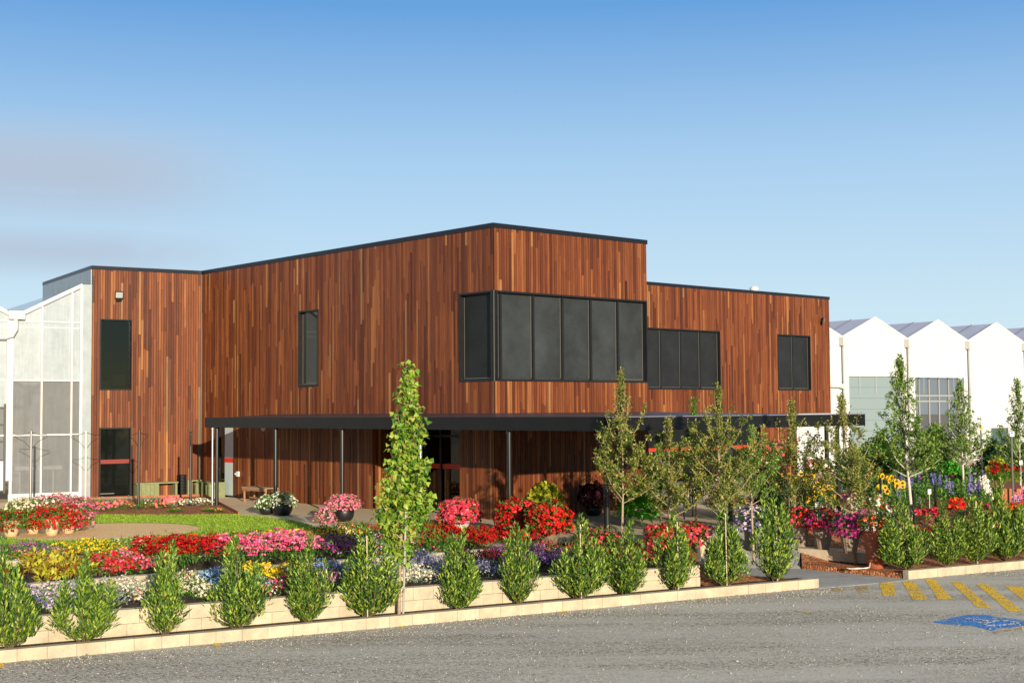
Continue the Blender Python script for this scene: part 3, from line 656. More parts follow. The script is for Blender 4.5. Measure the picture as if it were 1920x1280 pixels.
for f_ in (.80, .87, .94):
    a = Pe+dL*(EL*f_)+NL*.14; q.tube([v3(a, 1.3), v3(a+NL*.08, 1.28), v3(a+NL*.08, .92), v3(a, .9)], .014, 6)
q.build('handle', STEEL, en)
clad(C2+dL*ent0, -NL, dL, DEP, 0, 2.62, (), seed=21); clad(C2+dL*ent1-NL*DEP, NL, -dL, DEP, 0, 2.62, (), seed=22)
q = MB(); q.box(v3(Pe-NL*4, .0), v3(dL*EL, 0), v3(NL*.1, 0), (0, 0, 2.7)); q.box(v3(Pe-NL*3.9+dL*EL, 0), v3(dL*.1, 0), v3(NL*3.85, 0), (0, 0, 2.7)); q.box(v3(Pe-NL*3.9-dL*.1, 0), v3(dL*.1, 0), v3(NL*3.85, 0), (0, 0, 2.7)); q.box(v3(Pe-NL*4, 2.7), v3(dL*EL, 0), v3(NL*4, 0), (0, 0, .1)); q.build('lobby', mat('lobby_wall', (.09, .11, .11), .7), bld)
q = MB(); q.box(v3(Pe-NL*1.2+dL*EL*.45, .0), v3(dL*EL*.1, 0), v3(NL*.1, 0), (0, 0, 1.1)); q.tube([v3(Pe-NL*1+dL*EL*.55, 1.3), v3(Pe-NL*1+dL*EL*.98, 2.45)], .05, 6); q.build('stair_rail', BACKING, bld)
# parapet flashing, corner trims, roof
fl = MB()
def flash(a, b, n, z=ZTOP, h=.125):
    d = (b-a).normalized(); fl.box(v3(a-d*.03-n*.3, z-h), v3(b-a+d*.06, 0), v3(n*.345, 0), (0, 0, h))
flash(C2+NL*0, D2, NL); flash(D2, E2, NR, ZTOP-.002); flash(B2, C2+W2*.02, NW, ZTOP-.001); flash(A2, B2, -W2, ZTOP-.003); flash(S02+R2*(SE+.06), G2, NR, ZTOP-.0015); flash(E2, E2+U2*SB, R2, ZTOP-.0025); flash(G2, G2+U2*9, R2, ZTOP-.004)
fl.build('flashing', NAVY, bld)
ct = MB(); ct.box(v3(D2-R2*.012-U2*.012, 2.62), v3(R2*.03, 0), v3(U2*.03, 0), (0, 0, ZTOP-2.75)); ct.build('corner_trim', [BLACK, BEAD], bld); ct = MB(); ct.box(v3(C2+NL*.02+NW*.02, 0), v3(dL*.03, 0), v3(-W2*.03, 0), (0, 0, ZTOP-.13), 1)
ct.build('corner_trim', [BLACK, BEAD], bld); ct = MB(); ct.box(v3(B2-W2*.012, 0), v3(W2*.03, 0), v3(NW*.028, 0), (0, 0, ZTOP-.13)); ct.build('corner_trim', [BLACK, BEAD], bld)
gv = MB(); dAB = (A2-B2); LAB = dAB.length; dAB /= LAB
for i in range(6): gv.box(v3(B2+dAB*(LAB*i/6+.002)-W2*.04, 0), v3(dAB*(LAB/6-.004), 0), v3(W2*.10, 0), (0, 0, ZTOP-.12))
gv.build('galvanised_wall', GALV, bld)
H2 = G2+U2*9
rf = MB(); rf.poly([v3(p, ZTOP-.13) for p in (B2+W2*.1-NW*.1, C2+dL*.1-NL*.2, D2+R2*.1+U2*.1, E2-R2*.1+U2*.1, E2+U2*SB-R2*.1+U2*.1, G2-R2*.1+U2*.1, H2-R2*.1, A2+W2*.2)]); rf.build('roof', mat('roof_membrane', (.25, .25, .25), .8), bld)
sk = MB(); sk.box(v3(A2, 0), v3(H2-A2, 0), v3(U2*.1, 0), (0, 0, ZTOP-.2)); sk.build('wall', GALV, bld)
# soffit of the upper corner window and floor line
# canopy
OL, OR = 2.8*SC, 7.33*SC
Kc = D2+NL*OL+NR*OR; R1 = Kc+R2*10.8*SC; L1 = D2+NL*OL+U2*12.15*SC
ZF0, ZF1 = 2.405, 2.70
can = MB()
can.box(v3(L1-NL*.06, ZF0), v3(Kc-L1, 0), v3(NL*.06, 0), (0, 0, ZF1-ZF0)); can.box(v3(Kc-NR*.06-R2*.0, ZF0+.002), v3(R1-Kc, 0), v3(NR*.06, 0), (0, 0, ZF1-ZF0-.004))
can.box(v3(L1-U2*.06, ZF0+.001), v3(-NL*(OL-.04), 0), v3(U2*.06, 0), (0, 0, ZF1-ZF0-.002)); R1b = R1+U2*(OR+SB-.05)
can.box(v3(R1, ZF0+.003), v3(-R2*.06, 0), v3(R1b-R1, 0), (0, 0, ZF1-ZF0-.006))
cano = can.build('canopy', CANOPY, bld)
rs = MB(); zi = 2.80
a0, a1, a2_, a3 = L1-NL*.07, Kc-NL*.07-NR*.07, D2-R2*.0, L1-NL*(OL-.03)
rs.add([v3(a0, ZF1-.02), v3(a1, ZF1-.02), v3(D2+NL*.03+NR*.03, zi), v3(a3, zi)], [(0, 1, 2, 3)])
r1i = R1-R2*.07-NR*.07
rs.add([v3(a1, ZF1-.02), v3(r1i, ZF1-.02), v3(E2+NR*.03+R2*.03, zi), v3(D2+NL*.03+NR*.03, zi)], [(0, 1, 2, 3)])
rs.add([v3(r1i, ZF1-.02), v3(R1b-R2*.07, ZF1-.02), v3(E2+U2*SB+NR*.03+R2*.03, zi), v3(E2+NR*.03+R2*.03, zi)], [(0, 1, 2, 3)])
rs.build('roof_sheet', mat('canopy_roof', (.05, .045, .06), .4, .3), cano)
sf = MB(); sf.prism([a0, a1, r1i, R1b-R2*.07, E2+U2*SB+NR*.04+R2*.04, E2+NR*.04+R2*.04, D2+NL*.04+NR*.04, a3], ZF0+.03, ZF0+.05); sf.build('soffit', CANOPY, cano)
gt = MB(); gt.box(v3(Kc-NR*.03, ZF1), v3(R1-Kc, 0), v3(NR*.05, 0), (0, 0, .022)); gt.box(v3(Kc-NL*.03, ZF1+.001), v3(L1-Kc, 0), v3(NL*.045, 0), (0, 0, .016), 1)
ufl = MB(); gt.build('gutter_edge', [mat('gutter_edge_paint', (.22, .21, .27), .35, .3), NAVY], cano)
def post(p, r=.055, m=STEELPOST, z1=ZF0+.03, name='post'):
    q = MB(); q.tube([v3(p, 0), v3(p, z1)], r, 14); q.tube([v3(p, z1-.10), v3(p, z1)], r*1.25, 14); return q.build(name, m, cano, smooth=False)
lineL = lambda px, off: (lambda P: P+(-U2)*on_wall(P, -U2, px))(L1-NL*off)
for px in (516.5, 641, 953): post(lineL(px, .14))
post(lineL(787, .14), m=STEEL, r=.045)
post(lineL(407, .12), m=STEELPOST); post(lineL(398.5, .05), r=.03, m=STEEL, name='downpipe')
post(Kc-NL*.2-NR*.2, r=.065)
for f_ in (.45, .9): post(Kc+R2*(10.8*SC*f_)-NR*.2)
post(far(1412, 41).xy); post(far(1547, 45).xy, r=.07)
post(far(1368, 37.5).xy)
# small things fixed to the building
def floodlight(P, n, d, z, yaw, label):
    t = thing('floodlight', label, 'lamp', v3(P, z), 'wall floodlights')
    q = MB(); q.box(v3(P-d*.05, z-.16), v3(d*.10, 0), v3(n*.05, 0), (0, 0, .12)); q.tube([v3(P+n*.05, z-.1), v3(P+n*.13, z-.02)], .018, 6); q.build('bracket', BLACK, t)
    f_ = (Vector((n.x, n.y, 0))*math.cos(yaw)+Vector((d.x, d.y, 0))*math.sin(yaw)); f_.z = -.25; f_.normalize()
    a = f_.cross(Vector((0, 0, 1))).normalized(); b = a.cross(f_).normalized(); c = v3(P+n*.16, z+.06)
    q = MB(); q.box(c-a*.14-b*.12-f_*.06, a*.28, b*.24, f_*.06); q.build('housing', BLACK, t)
    q = MB(); q.box(c-a*.115-b*.095+f_*.001, a*.23, b*.19, f_*.008); q.build('lens', mat('lamp_lens', (.36, .38, .36), .15), t)
    q = MB(); q.box(c-a*.10-b*.20-f_*.05, a*.2, b*.075, f_*.05); q.build('sensor', BLACK, t)
fx = on_wall(B2, W2, 219); floodlight(B2+W2*fx+NW*.03, NW, W2, 6.82, -.1, 'square floodlight with bright lens above the upper window of the left wing')
fx = on_wall(S02, R2, 1540); floodlight(S02+R2*fx+NR*.03, NR, R2, 6.72, .7, 'angled floodlight near the right end of the rear wing wall')
vp = S02+R2*on_wall(S02, R2, 1451)-NR*1.0
q = MB(); q.lathe([(.09, 0), (.09, .16), (.16, .22), (.20, .32), (.19, .40), (.12, .46), (.04, .48)], v3(vp, ZTOP-.14), 16)
setp(q.build('roof_vent', WHITEP, None, base=v3(vp, ZTOP-.14), smooth=True), 'small white round vent cap standing on the roof edge of the rear wing', 'vent')
tp = on_wall(C2, dL, 447.5); pp = C2+dL*tp+NL*.03
q = MB(); q.box(v3(pp, .72), v3(dL*.12, 0), v3(NL*.07, 0), (0, 0, .17)); q.tube([v3(pp+dL*.0+NL*.04, .80), v3(pp-dL*.07+NL*.05, .80)], .045, 10)
setp(q.build('outdoor_socket', WHITEP, None, base=v3(pp, .72)), 'white weatherproof socket box low on the timber wall above the bench', 'socket')
tp = on_wall(C2, dL, 524); pp = C2+dL*tp+NL*.6
q = MB(); q.lathe([(.02, -.14), (.06, -.12), (.075, -.06), (.09, 0), (.09, .03)], v3(pp, ZF0), 14); setp(q.build('dome_camera', WHITEP, None, base=v3(pp, ZF0), smooth=True), 'white dome camera under the canopy beside a post', 'camera')
# ------------------------------------------------------------------ greenhouse on the left, flush with the front of the left wing
NB = -W2
def gp(px, py):
    """(distance to the left of B, height) where the sight line through a photo point meets the wing's front plane"""
    d = ray(px, py); n = NW; den = d.x*n.x+d.y*n.y; k = (B2.x*n.x+B2.y*n.y)/den
    p = Vector((d.x*k, d.y*k)); return (p-B2).dot(NB), CZ+d.z*k
def gx(x, z, k=0.0): return v3(B2+NB*x+NW*k, z)
gh = thing('greenhouse', 'white framed greenhouse with dusty sheeting joined to the left end of the timber building', 'greenhouse', gx(2.4, 0))
xR, zR = gp(153, 536); xV, zV = gp(28, 592); zV = zV
xL = xV+(xV-xR)*1.0
slope = (zR-zV)/(xV-xR); zroof = lambda x: zV+slope*abs(x-xV)
XM = [xR, gp(134, 700)[0], gp(78, 700)[0], gp(21, 700)[0]]
ZM = [.22, gp(78, 815)[1], gp(78, 713)[1], gp(78, 610)[1]]
fr = MB()
def bar(x0, z0, x1, z1, w=.05, dep=.07, k=0.0, mb=fr):
    a, b = gx(x0, z0, k), gx(x1, z1, k); d = (b-a); L_ = d.length; d /= L_; n = Vector((NW.x, NW.y, 0)); s_ = d.cross(n).normalized()
    mb.box(a-s_*w/2-n*dep/2-d*0, d*L_, s_*w, n*dep)
for i, x in enumerate(XM): bar(x, .0, x, zroof(x)-.02, .085 if i in (0, 3) else .055, .08+.002*i)
bar(xR-.02, zR+.02, xV-.1, zV+.02, .12, .12, .02); bar(xL, zroof(xL)+.02, xV+.1, zV+.02, .12, .12, .022)
for i, z in enumerate(ZM[1:3]): bar(xR+.04, z, xL, z+.001*i, .05, .06, -.004)
bar(xR+.04, ZM[3]+.12, xL, ZM[3]+.12, .045, .05, -.03); bar(xR+.04, ZM[3]-.06, xL, ZM[3]-.06, .025, .03, -.06)
bar(XM[3]+.05, .7, XM[3]+.05, zV-.05, .20, .12, .01)
fr.build('frame', WHITEP, gh)
tr = MB()
for i in range(int((xL-xR-.3)/.55)):
    xa = xR+.2+i*.55; tr.tube([gx(xa, ZM[3]-.05, -.12), gx(xa+.27, ZM[3]+.12, -.12), gx(xa+.54, ZM[3]-.05, -.12)], .014, 5)
tr.build('truss', WHITEP, gh)
bs = MB(); bs.box(gx(xR-.05, .0, .03), v3(NB*(XM[3]-xR+.1), 0), v3(-NW*.14, 0), (0, 0, .26)); bs.build('base_rail', WHITEP, gh)
up = MB(); up.poly([gx(xR, ZM[2], -.05), gx(xR, zR-.03, -.05), gx(xV, zV-.03, -.05), gx(xV, ZM[2], -.05)]); up.poly([gx(xV, ZM[2], -.05), gx(xV, zV-.03, -.05), gx(xL, zroof(xL)-.03, -.05), gx(xL, ZM[2], -.05)]); up.build('sheeting', POLYU, gh)
lo = MB(); lo.poly([gx(xR, .2, -.052), gx(xR, ZM[2], -.052), gx(XM[3], ZM[2], -.052), gx(XM[3], .2, -.052)]); lo.build('lower_glazing', POLYL, gh)
# hinged door with small panes at the far left
dm = MB(); xa, xb = XM[3]+.16, xL
for z in (.35, 1.35, 1.95, 2.5, 3.05): dm.box(gx(xa, z, 0), v3(NB*(xb-xa), 0), v3(NW*.05, 0), (0, 0, .05))
dm.box(gx(xa, .3, -.002), v3(NB*.06, 0), v3(NW*.06, 0), (0, 0, 2.9)); dob = dm.build('door', mat('dark_aluminium', (.09, .09, .09), .4, .4), gh)
q = MB(); q.poly([gx(xa, .35, -.01), gx(xa, 1.37, -.01), gx(xb, 1.37, -.01), gx(xb, .35, -.01)]); q.build('kick_panel', WHITEP, dob)
q = MB(); q.poly([gx(xa, 1.37, -.012), gx(xa, 3.1, -.012), gx(xb, 3.1, -.012), gx(xb, 1.37, -.012)]); q.build('pane', POLYL, dob)
q = MB(); q.poly([gx(xa-.1, 3.1, -.03), gx(xa-.1, ZM[2], -.03), gx(xb, ZM[2], -.03), gx(xb, 3.1, -.03)]); q.build('upper_sheet', POLYU, gh)
q = MB(); q.box(gx(xR-.03, 0, .028), v3(-NB*(xR-.035), 0), v3(-NW*.06, 0), (0, 0, zR+.05)); q.build('corner_sheet', GALV, gh)
gu = MB(); gu.box(gx(xV-.27, zV-.12, .25), v3(NB*.5, 0), v3(-NW*.3, 0), (0, 0, .27)); gu.build('gutter_box', WHITEP, gh)
dp = MB(); dp.tube([gx(xV-.0, zV-.1, .12), gx(xV-.0, zV-.45, .12), gx(xV+.12, zV-.66, .12), gx(xV+.3, zV-.72, .12), gx(xL, zV-.74, .12)], .085, 12); dp.build('downpipe', WHITEP, gh, smooth=True)
rfm = MB(); bk = v3(-NW*24, 0)
for (x0, z0, x1, z1) in ((xR, zR, xV, zV), (xV, zV, xL, zroof(xL))):
    a, b = gx(x0, z0+.02), gx(x1, z1+.02); rfm.poly([a, b, b+bk, a+bk])
rfm.build('roof', poly_mat('roof_sheet', (.30, .34, .48), .45), gh)
q = MB(); q.poly([gx(xR-10, 0, -12), gx(xL, 0, -12), gx(xL, zroof(xL), -12), gx(xV, zV, -12), gx(xR, zR, -12), gx(xR-10, zR, -12)]); q.build('partition', mat('inner_partition', (.30, .30, .29), .8), gh)
q = MB(); q.poly([gx(xL, 0, 0), gx(xL, 0, -24), gx(xL, zroof(xL), -24), gx(xL, zroof(xL), 0)]); q.build('side_sheeting', POLYU, gh)
wb = thing('potting_bench', 'long white potting bench seen through the lower greenhouse panes', 'bench', gx(2.2, 0, -1.6))
q = MB(); q.box(gx(xR+.3, .98, -1.2), v3(NB*2.6, 0), v3(-NW*1.0, 0), (0, 0, .12)); q.build('top', WHITEP, wb)
for x in (.5, 1.6, 2.7): q = MB(); q.box(gx(xR+x, 0, -1.5), v3(NB*.05, 0), v3(-NW*.05, 0), (0, 0, .98)); q.build('leg', WHITEP, wb)
# ------------------------------------------------------------------ white sawtooth greenhouses behind on the right
GA = R(33); gd = Vector((math.cos(GA), math.sin(GA))); gn = Vector((gd.y, -gd.x)); GP = Vector((18.75, 70.0)); BAY = 4.85
def hx(x, z, k=0.0): return v3(GP+gd*x+gn*k, z)
def hp(px, py):
    d = ray(px, py); den = d.x*gn.x+d.y*gn.y; k = (GP.x*gn.x+GP.y*gn.y)/den
    p = Vector((d.x*k, d.y*k)); return (p-GP).dot(gd), CZ+d.z*k
ZP, ZVL = hp(1642, 597.5)[1], 0; ZVL = hp(1583, 634)[1]
wh = thing('greenhouse', 'white gabled greenhouse row with grey blue roofs behind the right end of the building', 'greenhouse', hx(0, 0))
d0, d1 = hp(1592, 720)[0], hp(1692, 720)[0]; dz = hp(1592, 705)[1]
o0, o1 = hp(1716, 720)[0], hp(1808, 720)[0]; oz = hp(1716, 707)[1]
w0, w1 = hp(1858, 815)[0], hp(1890, 815)[0]; wz0, wz1 = hp(1858, 833)[1], hp(1858, 802)[1]
op = {0: (d0, d1, 0, dz), 1: (o0, o1, 0, oz), 2: (w0, w1, wz0, wz1)}
for b_ in range(-3, 5):
    x0, x1 = BAY*(b_-.5), BAY*(b_+.5); m = MB(); T_ = .12
    def pan(pts): 
        F_ = [hx(x, z) for x, z in pts]; Bk = [hx(x, z, -T_) for x, z in pts]; n = len(pts)
        m.add(F_+Bk, [tuple(range(n)), tuple(reversed(range(n, 2*n)))]+[(i, n+i, n+(i+1) % n, (i+1) % n) for i in range(n)])
    if b_ in op:
        a, c, za_, zb = op[b_]
        pts = [(x0, 0), (a, 0), (a, zb), (c, zb), (c, 0), (x1, 0), (x1, ZVL), (BAY*b_, ZP), (x0, ZVL)] if za_ == 0 else None
        if pts: pan(pts)
        else: pan([(x0, 0), (x1, 0), (x1, za_), (x0, za_)]); pan([(x0, za_), (a, za_), (a, zb), (x0, zb)]); pan([(c, za_), (x1, za_), (x1, zb), (c, zb)]); pan([(x0, zb), (x1, zb), (x1, ZVL), (BAY*b_, ZP), (x0, ZVL)])
    else: pan([(x0, 0), (x1, 0), (x1, ZVL), (BAY*b_, ZP), (x0, ZVL)])
    wlo = m.build('wall', WHITEPANEL, wh)
    jn = MB()
    for kx in (-1.2, 0, 1.2): jn.box(hx(BAY*b_+kx-.006, 3.6 if b_ in (0, 1) else 2.4, .004), v3(gd*.012, 0), v3(-gn*.01, 0), (0, 0, ZVL-2.3-(1.2 if b_ in (0, 1) else 0)+(1.2-abs(kx))*.35))
    jn.build('panel_joint', mat('panel_joint_grey', (.55, .55, .53), .6) if 'panel_joint_grey' not in MATS else MATS['panel_joint_grey'], wlo)
    rfm = MB(); bk = v3(-gn*45, 0)
    for (xa, za_, xb, zb) in ((x0, ZVL, BAY*b_, ZP), (x1, ZVL, BAY*b_, ZP)):
        a, c = hx(xa, za_+.03, .02), hx(xb, zb+.03, .02); rfm.poly([a, c, c+bk, a+bk])
    for i in range(14):
        kk = -1.6-i*3.0; a, c = hx(x0, ZVL+.045, kk), hx(BAY*b_, ZP+.045, kk); d = (c-a); rfm.box(a, d, v3(-gn*.05, 0), (0, 0, .03), 1)
    rfm.build('roof', [ROOFGLASS, mat('glazing_bar_grey', (.16, .17, .23), .5) if 'glazing_bar_grey' not in MATS else MATS['glazing_bar_grey']], wh)
    bg_ = MB()
    for sx in (x0, x1):
        a, c = hx(sx, ZVL-.02, .03), hx(BAY*b_, ZP-.02, .03); d = c-a; bg_.box(a, d, v3(-gn*.08, 0), (0, 0, .14))
    bg_.build('barge_board', WHITEP, wh)
    gb = MB(); gb.box(hx(x0-.24, ZVL-.38, .32), v3(gd*.42, 0), v3(-gn*.3, 0), (0, 0, .42)); gb.build('gutter_box', mat('pale_grey_plastic', (.60, .59, .54), .5) if 'pale_grey_plastic' not in MATS else MATS['pale_grey_plastic'], wh)
    dpp = MB(); dpp.tube([hx(x0, ZVL-.3, .17), hx(x0, .0, .17)], .13, 10); dpp.build('downpipe', WHITEP, wh, smooth=False)
q = MB(); q.tube([hx(BAY*-.5, 3.9, .17), hx(BAY*-.5-.4, 4.0, .2), hx(BAY*-.5-2.2, 4.05, .2)], .12, 10); q.build('downpipe', WHITEP, wh)
rd = MB(); n_ = 8
for i in range(n_): rd.box(hx(d0+.02, dz*i/n_+.01, -.09), v3(gd*(d1-d0-.04), 0), v3(-gn*.05, 0), (0, 0, dz/n_-.05))
rd.box(hx(d0, 0, -.13), v3(gd*(d1-d0), 0), v3(-gn*.03, 0), (0, 0, dz)); rd.build('roller_door', mat('grey_blue_door', (.20, .26, .28), .5), wh)
q = MB()
for i in range(6): x = o0+(o1-o0)*i/5; q.box(hx(x-.035, 0, -.4), v3(gd*.07, 0), v3(-gn*.07, 0), (0, 0, oz))
for z in (oz-1.0, oz-1.3, 1.2): q.box(hx(o0, z, -.41), v3(gd*(o1-o0), 0), v3(-gn*.05, 0), (0, 0, .07))
gz = q.build('glazed_screen', mat('white_grey_bar', (.30, .30, .29), .5), wh)
q = MB(); q.poly([hx(o0, 0, -.5), hx(o1, 0, -.5), hx(o1, oz, -.5), hx(o0, oz, -.5)]); q.build('pane', poly_mat('dim_sheet', (.055, .055, .06), .3), gz)
q = MB(); q.poly([hx(o0-2, 0, -7), hx(o1+2, 0, -7), hx(o1+2, 7, -7), hx(o0-2, 7, -7)]); q.build('partition', mat('dim_partition', (.12, .13, .13), .8), wh)
q = MB()
for x in (w0, w1-.07): q.box(hx(x, wz0, .04), v3(gd*.07, 0), v3(-gn*.1, 0), (0, 0, wz1-wz0))
for z in (wz0, wz1-.07): q.box(hx(w0+.07, z, .041), v3(gd*(w1-w0-.14), 0), v3(-gn*.1, 0), (0, 0, .07))
wi = q.build('window', STEEL, wh)
q = MB(); q.poly([hx(w0, wz0, -.05), hx(w1, wz0, -.05), hx(w1, wz1, -.05), hx(w0, wz1, -.05)]); q.build('pane', mat('blue_grey_glass', (.06, .10, .11), .1), wi)
# ------------------------------------------------------------------ furniture and props
POLEG = mat('grey_pole', (.20, .20, .20), .4, .4); POLEW = mat('pale_pole', (.58, .56, .50), .5); WIRE = mat('dark_wire', (.03, .025, .02), .5, .4)
for i, (px, py, pm, lab) in enumerate(((57, 950, POLEG, 'grey metal pole with curled wire hooks in front of the greenhouse panes'), (160, 954, POLEW, 'pale metal pole with curled wire hooks at the galvanised corner of the building'),
                                     (260, 953, BLACK, 'black metal pole with curled wire hooks right of the wing door'), (357, 948, BLACK, 'black metal pole with curled wire hooks near the canopy end'))):
    p = at(px, py, .01); t = thing('hanging_pole', lab, 'pole', p, 'hanging basket poles'); H_ = 2.33
    q = MB(); q.tube([p, p+Vector((0, 0, H_))], .036, 10); q.build('pole', pm, t)
    q = MB(); q.box(p+Vector((-.07, -.07, 0)), (.14, 0, 0), (0, .14, 0), (0, 0, .02)); q.build('foot', pm, t)
    for s_, a in ((1, .2+i*.5), (-1, .2+i*.5)):
        d = Vector((math.cos(a), math.sin(a)*.6, 0))*s_; top = p+Vector((0, 0, H_-.03))
        q = MB(); q.tube([top, top+d*.12+Vector((0, 0, -.05)), top+d*.3+Vector((0, 0, -.09)), top+d*.46+Vector((0, 0, -.08)), top+d*.5+Vector((0, 0, -.14)), top+d*.40+Vector((0, 0, -.2))], .009, 5)
        q.tube([top+d*.02+Vector((0, 0, -.5)), top+d*.2+Vector((0, 0, -.3)), top+d*.40+Vector((0, 0, -.2))], .008, 5); q.build('hook', WIRE, t)
# green pine benches in the corner, stack of pots, timber bench
def wpt(x, k, z): return v3(B2+W2*x+NW*k, z)
def lpt(x, k, z): return v3(C2+dL*x+NL*k, z)
xa, xb, xc, xd = [on_wall(B2, W2, v) for v in (249, 293, 327, 343)]
b1_ = thing('garden_bench', 'green treated pine bench against the wing wall between the door and the black pot stack', 'bench', wpt(xa, .3, 0), 'green pine benches')
q = MB(); q.box(wpt(xa, .08, .46), v3(W2*(xc-xa), 0), v3(NW*.42, 0), (0, 0, .045)); q.build('seat', GREENT, b1_)
q = MB()
for i in range(5): q.box(wpt(xa+.03+(xb-xa-.06)*i/5, .08, 0), v3(W2*((xb-xa-.06)/5-.008), 0), v3(NW*.40, 0), (0, 0, .46))
q.build('end_box', GREENT, b1_)
q = MB(); q.box(wpt(xc-.1, .1, 0), v3(W2*.07, 0), v3(NW*.36, 0), (0, 0, .46)); q.build('support', GREENT, b1_)
b2_ = thing('garden_bench', 'green treated pine corner bench between the black pot stack and the canopy posts', 'bench', wpt(xd, .3, 0), 'green pine benches')
q = MB(); q.box(wpt(xd, .08, .50), v3(W2*(LW-xd-.1), 0), v3(NW*.45, 0), (0, 0, .045)); q.build('seat', GREENT, b2_)
q = MB(); q.box(lpt(.62, .1, .46), v3(dL*1.2, 0), v3(NL*.42, 0), (0, 0, .045)); q.build('seat', GREENT, b2_)
q = MB(); q.box(wpt(xd+.02, .1, 0), v3(W2*.16, 0), v3(NW*.40, 0), (0, 0, .5)); q.build('support', GREENT, b2_)
for x in (.5, .95, 1.4, 1.75): q = MB(); q.box(lpt(x, .12, 0), v3(dL*.12, 0), v3(NL*.40, 0), (0, 0, .46)); q.build('support', GREENT, b2_)
ps = wpt(on_wall(B2, W2, 335.5), .35, 0); q = MB(); pr = []
for i in range(7): pr += [(.145, i*.105), (.162, i*.105+.092), (.168, i*.105+.096), (.150, i*.105+.1049)]
q.lathe(pr, ps, 20); setp(q.build('pot_stack', mat('black_plastic', (.010, .010, .010), .5), None, base=ps), 'stack of black plastic pots between the two green benches', 'pot stack')
tb = at(456, 940.5, 0); ax = Vector((-U2.x, -U2.y, 0)); ay = Vector((R2.x, R2.y, 0)); BL_, BW_, BH = 1.35, .42, .46
t = thing('wooden_bench', 'small teak bench with slatted top under the canopy near the pale door', 'bench', tb)
q = MB(); q.box(tb-ax*.03-ay*.03+Vector((0, 0, BH-.08)), ax*(BL_+.06), ay*.03, (0, 0, .08)); q.box(tb-ax*.03+ay*(BW_)+Vector((0, 0, BH-.08)), ax*(BL_+.06), ay*.03, (0, 0, .08)); q.build('apron', BENCHW, t)
q = MB()
for i in range(5): q.box(tb-ax*.05-ay*.04+ay*(.1*i)+Vector((0, 0, BH+.001)), ax*(BL_+.1), ay*.085, (0, 0, .025))
q.build('seat', GREYCL, t)
for i, j in ((0, 0), (1, 0), (0, 1), (1, 1)): q = MB(); q.box(tb+ax*(BL_-.05)*i+ay*(BW_-.05)*j, ax*.05, ay*.05, (0, 0, BH)); q.build('leg', BENCHW, t)
q = MB(); q.box(tb+ay*.2+ax*.05+Vector((0, 0, .12)), ax*(BL_-.1), ay*.035, (0, 0, .04)); q.build('stretcher', BENCHW, t)
# rusty timber edging of the mulch bed
q = MB(); e = [at(14, 941, 0), at(170, 937, 0), at(382, 930.5, 0), at(446, 965, 0)]
for a, b in zip(e, e[1:]):
    d = (b-a).normalized(); n = Vector((-d.y, d.x, 0)); q.box(a+Vector((0, 0, -.02)), b-a, n*.03, (0, 0, .11))
setp(q.build('bed_edging', EDGET, None, base=e[1]), 'rust coloured timber edging round the mulch bed below the wing door', 'edging')
# handrails by the ramp and ramp
HR = mat('handrail_dark', (.012, .013, .016), .4, .3)
def rail(pts, label, h=.95, m=HR):
    pts = [Vector(p) for p in pts]; t = thing('handrail', label, 'handrail', pts[0], 'handrails of the path')
    up_ = Vector((0, 0, h)); q = MB(); q.tube([p+up_ for p in pts], .024, 8); q.build('top_rail', m, t)
    q = MB(); q.tube([p+up_*.5 for p in pts], .016, 8); q.build('mid_rail', m, t)
    for p in pts: q = MB(); q.tube([p, p+up_], .022, 8); q.build('post', m, t)
rail([at(1283, 973, 0), at(1299, 967, 0), far(1290, 39, 0)], 'black handrail left of the ramp, partly hidden by the bronze leaved trees')
rail([at(1440, 990, -.05), at(1412, 962, 0), far(1403, 40.5, 0)], 'grey handrail right of the ramp in front of the sunflowers', m=POLEG)
# yellow split stone wall beyond the ramp
block_wall('garden_wall', 'yellow split stone block wall far behind the black handrail of the ramp', 'garden wall', [tuple(far(1277, 45).xy), tuple(far(1318, 45.5).xy)], 0, 2, .2, .3, seed=12, bl=.3)
# signs at the far right
def panel_sign(name, label, px, y, z0, w, h, faces, post_m=STEEL, rot=0.0, shape=None):
    p = far(px, y, 0); t = thing(name, label, 'sign', p); q = MB(); q.tube([p, p+Vector((0, 0, z0+h*.5))], .03, 8); q.build('post', post_m, t)
    c = p+Vector((0, -.05, z0+h/2)); q = MB()
    if shape == 'diamond': q.add([c+Vector((0, 0, -h/2)), c+Vector((w/2, 0, 0)), c+Vector((0, 0, h/2)), c+Vector((-w/2, 0, 0)), c+Vector((0, .02, -h/2)), c+Vector((w/2, .02, 0)), c+Vector((0, .02, h/2)), c+Vector((-w/2, .02, 0))], [(0, 1, 2, 3), (7, 6, 5, 4), (0, 4, 5, 1), (1, 5, 6, 2), (2, 6, 7, 3), (3, 7, 4, 0)])
    else: q.box(c+Vector((-w/2, 0, -h/2)), (w, 0, 0), (0, .02, 0), (0, 0, h))
    pan_ = q.build('panel', faces[0], t); return t, c, pan_
SY = mat('yellow_sign', (.75, .47, .01), .5); SBL = mat('blue_sign', (.02, .13, .55), .5); SWH = mat('white_sign', (.75, .75, .72), .5); SOR = mat('orange_sign', (.70, .22, .01), .5)
t, c, pn_ = panel_sign('warning_sign', 'yellow diamond sign with a black mark far right before the white greenhouse', 1836, 47, 2.05, .17, .2, [SY], shape='diamond', rot=0)
q = MB(); q.box(c+Vector((-.025, -.012, -.02)), (.05, 0, .02), (0, .008, 0), (-.01, 0, .03)); q.build('mark', BLACK, pn_)
t, c, pn_ = panel_sign('parking_sign', 'white sign with a blue disabled parking square and blue line far right', 1893, 40, 2.0, .13, .15, [SWH])
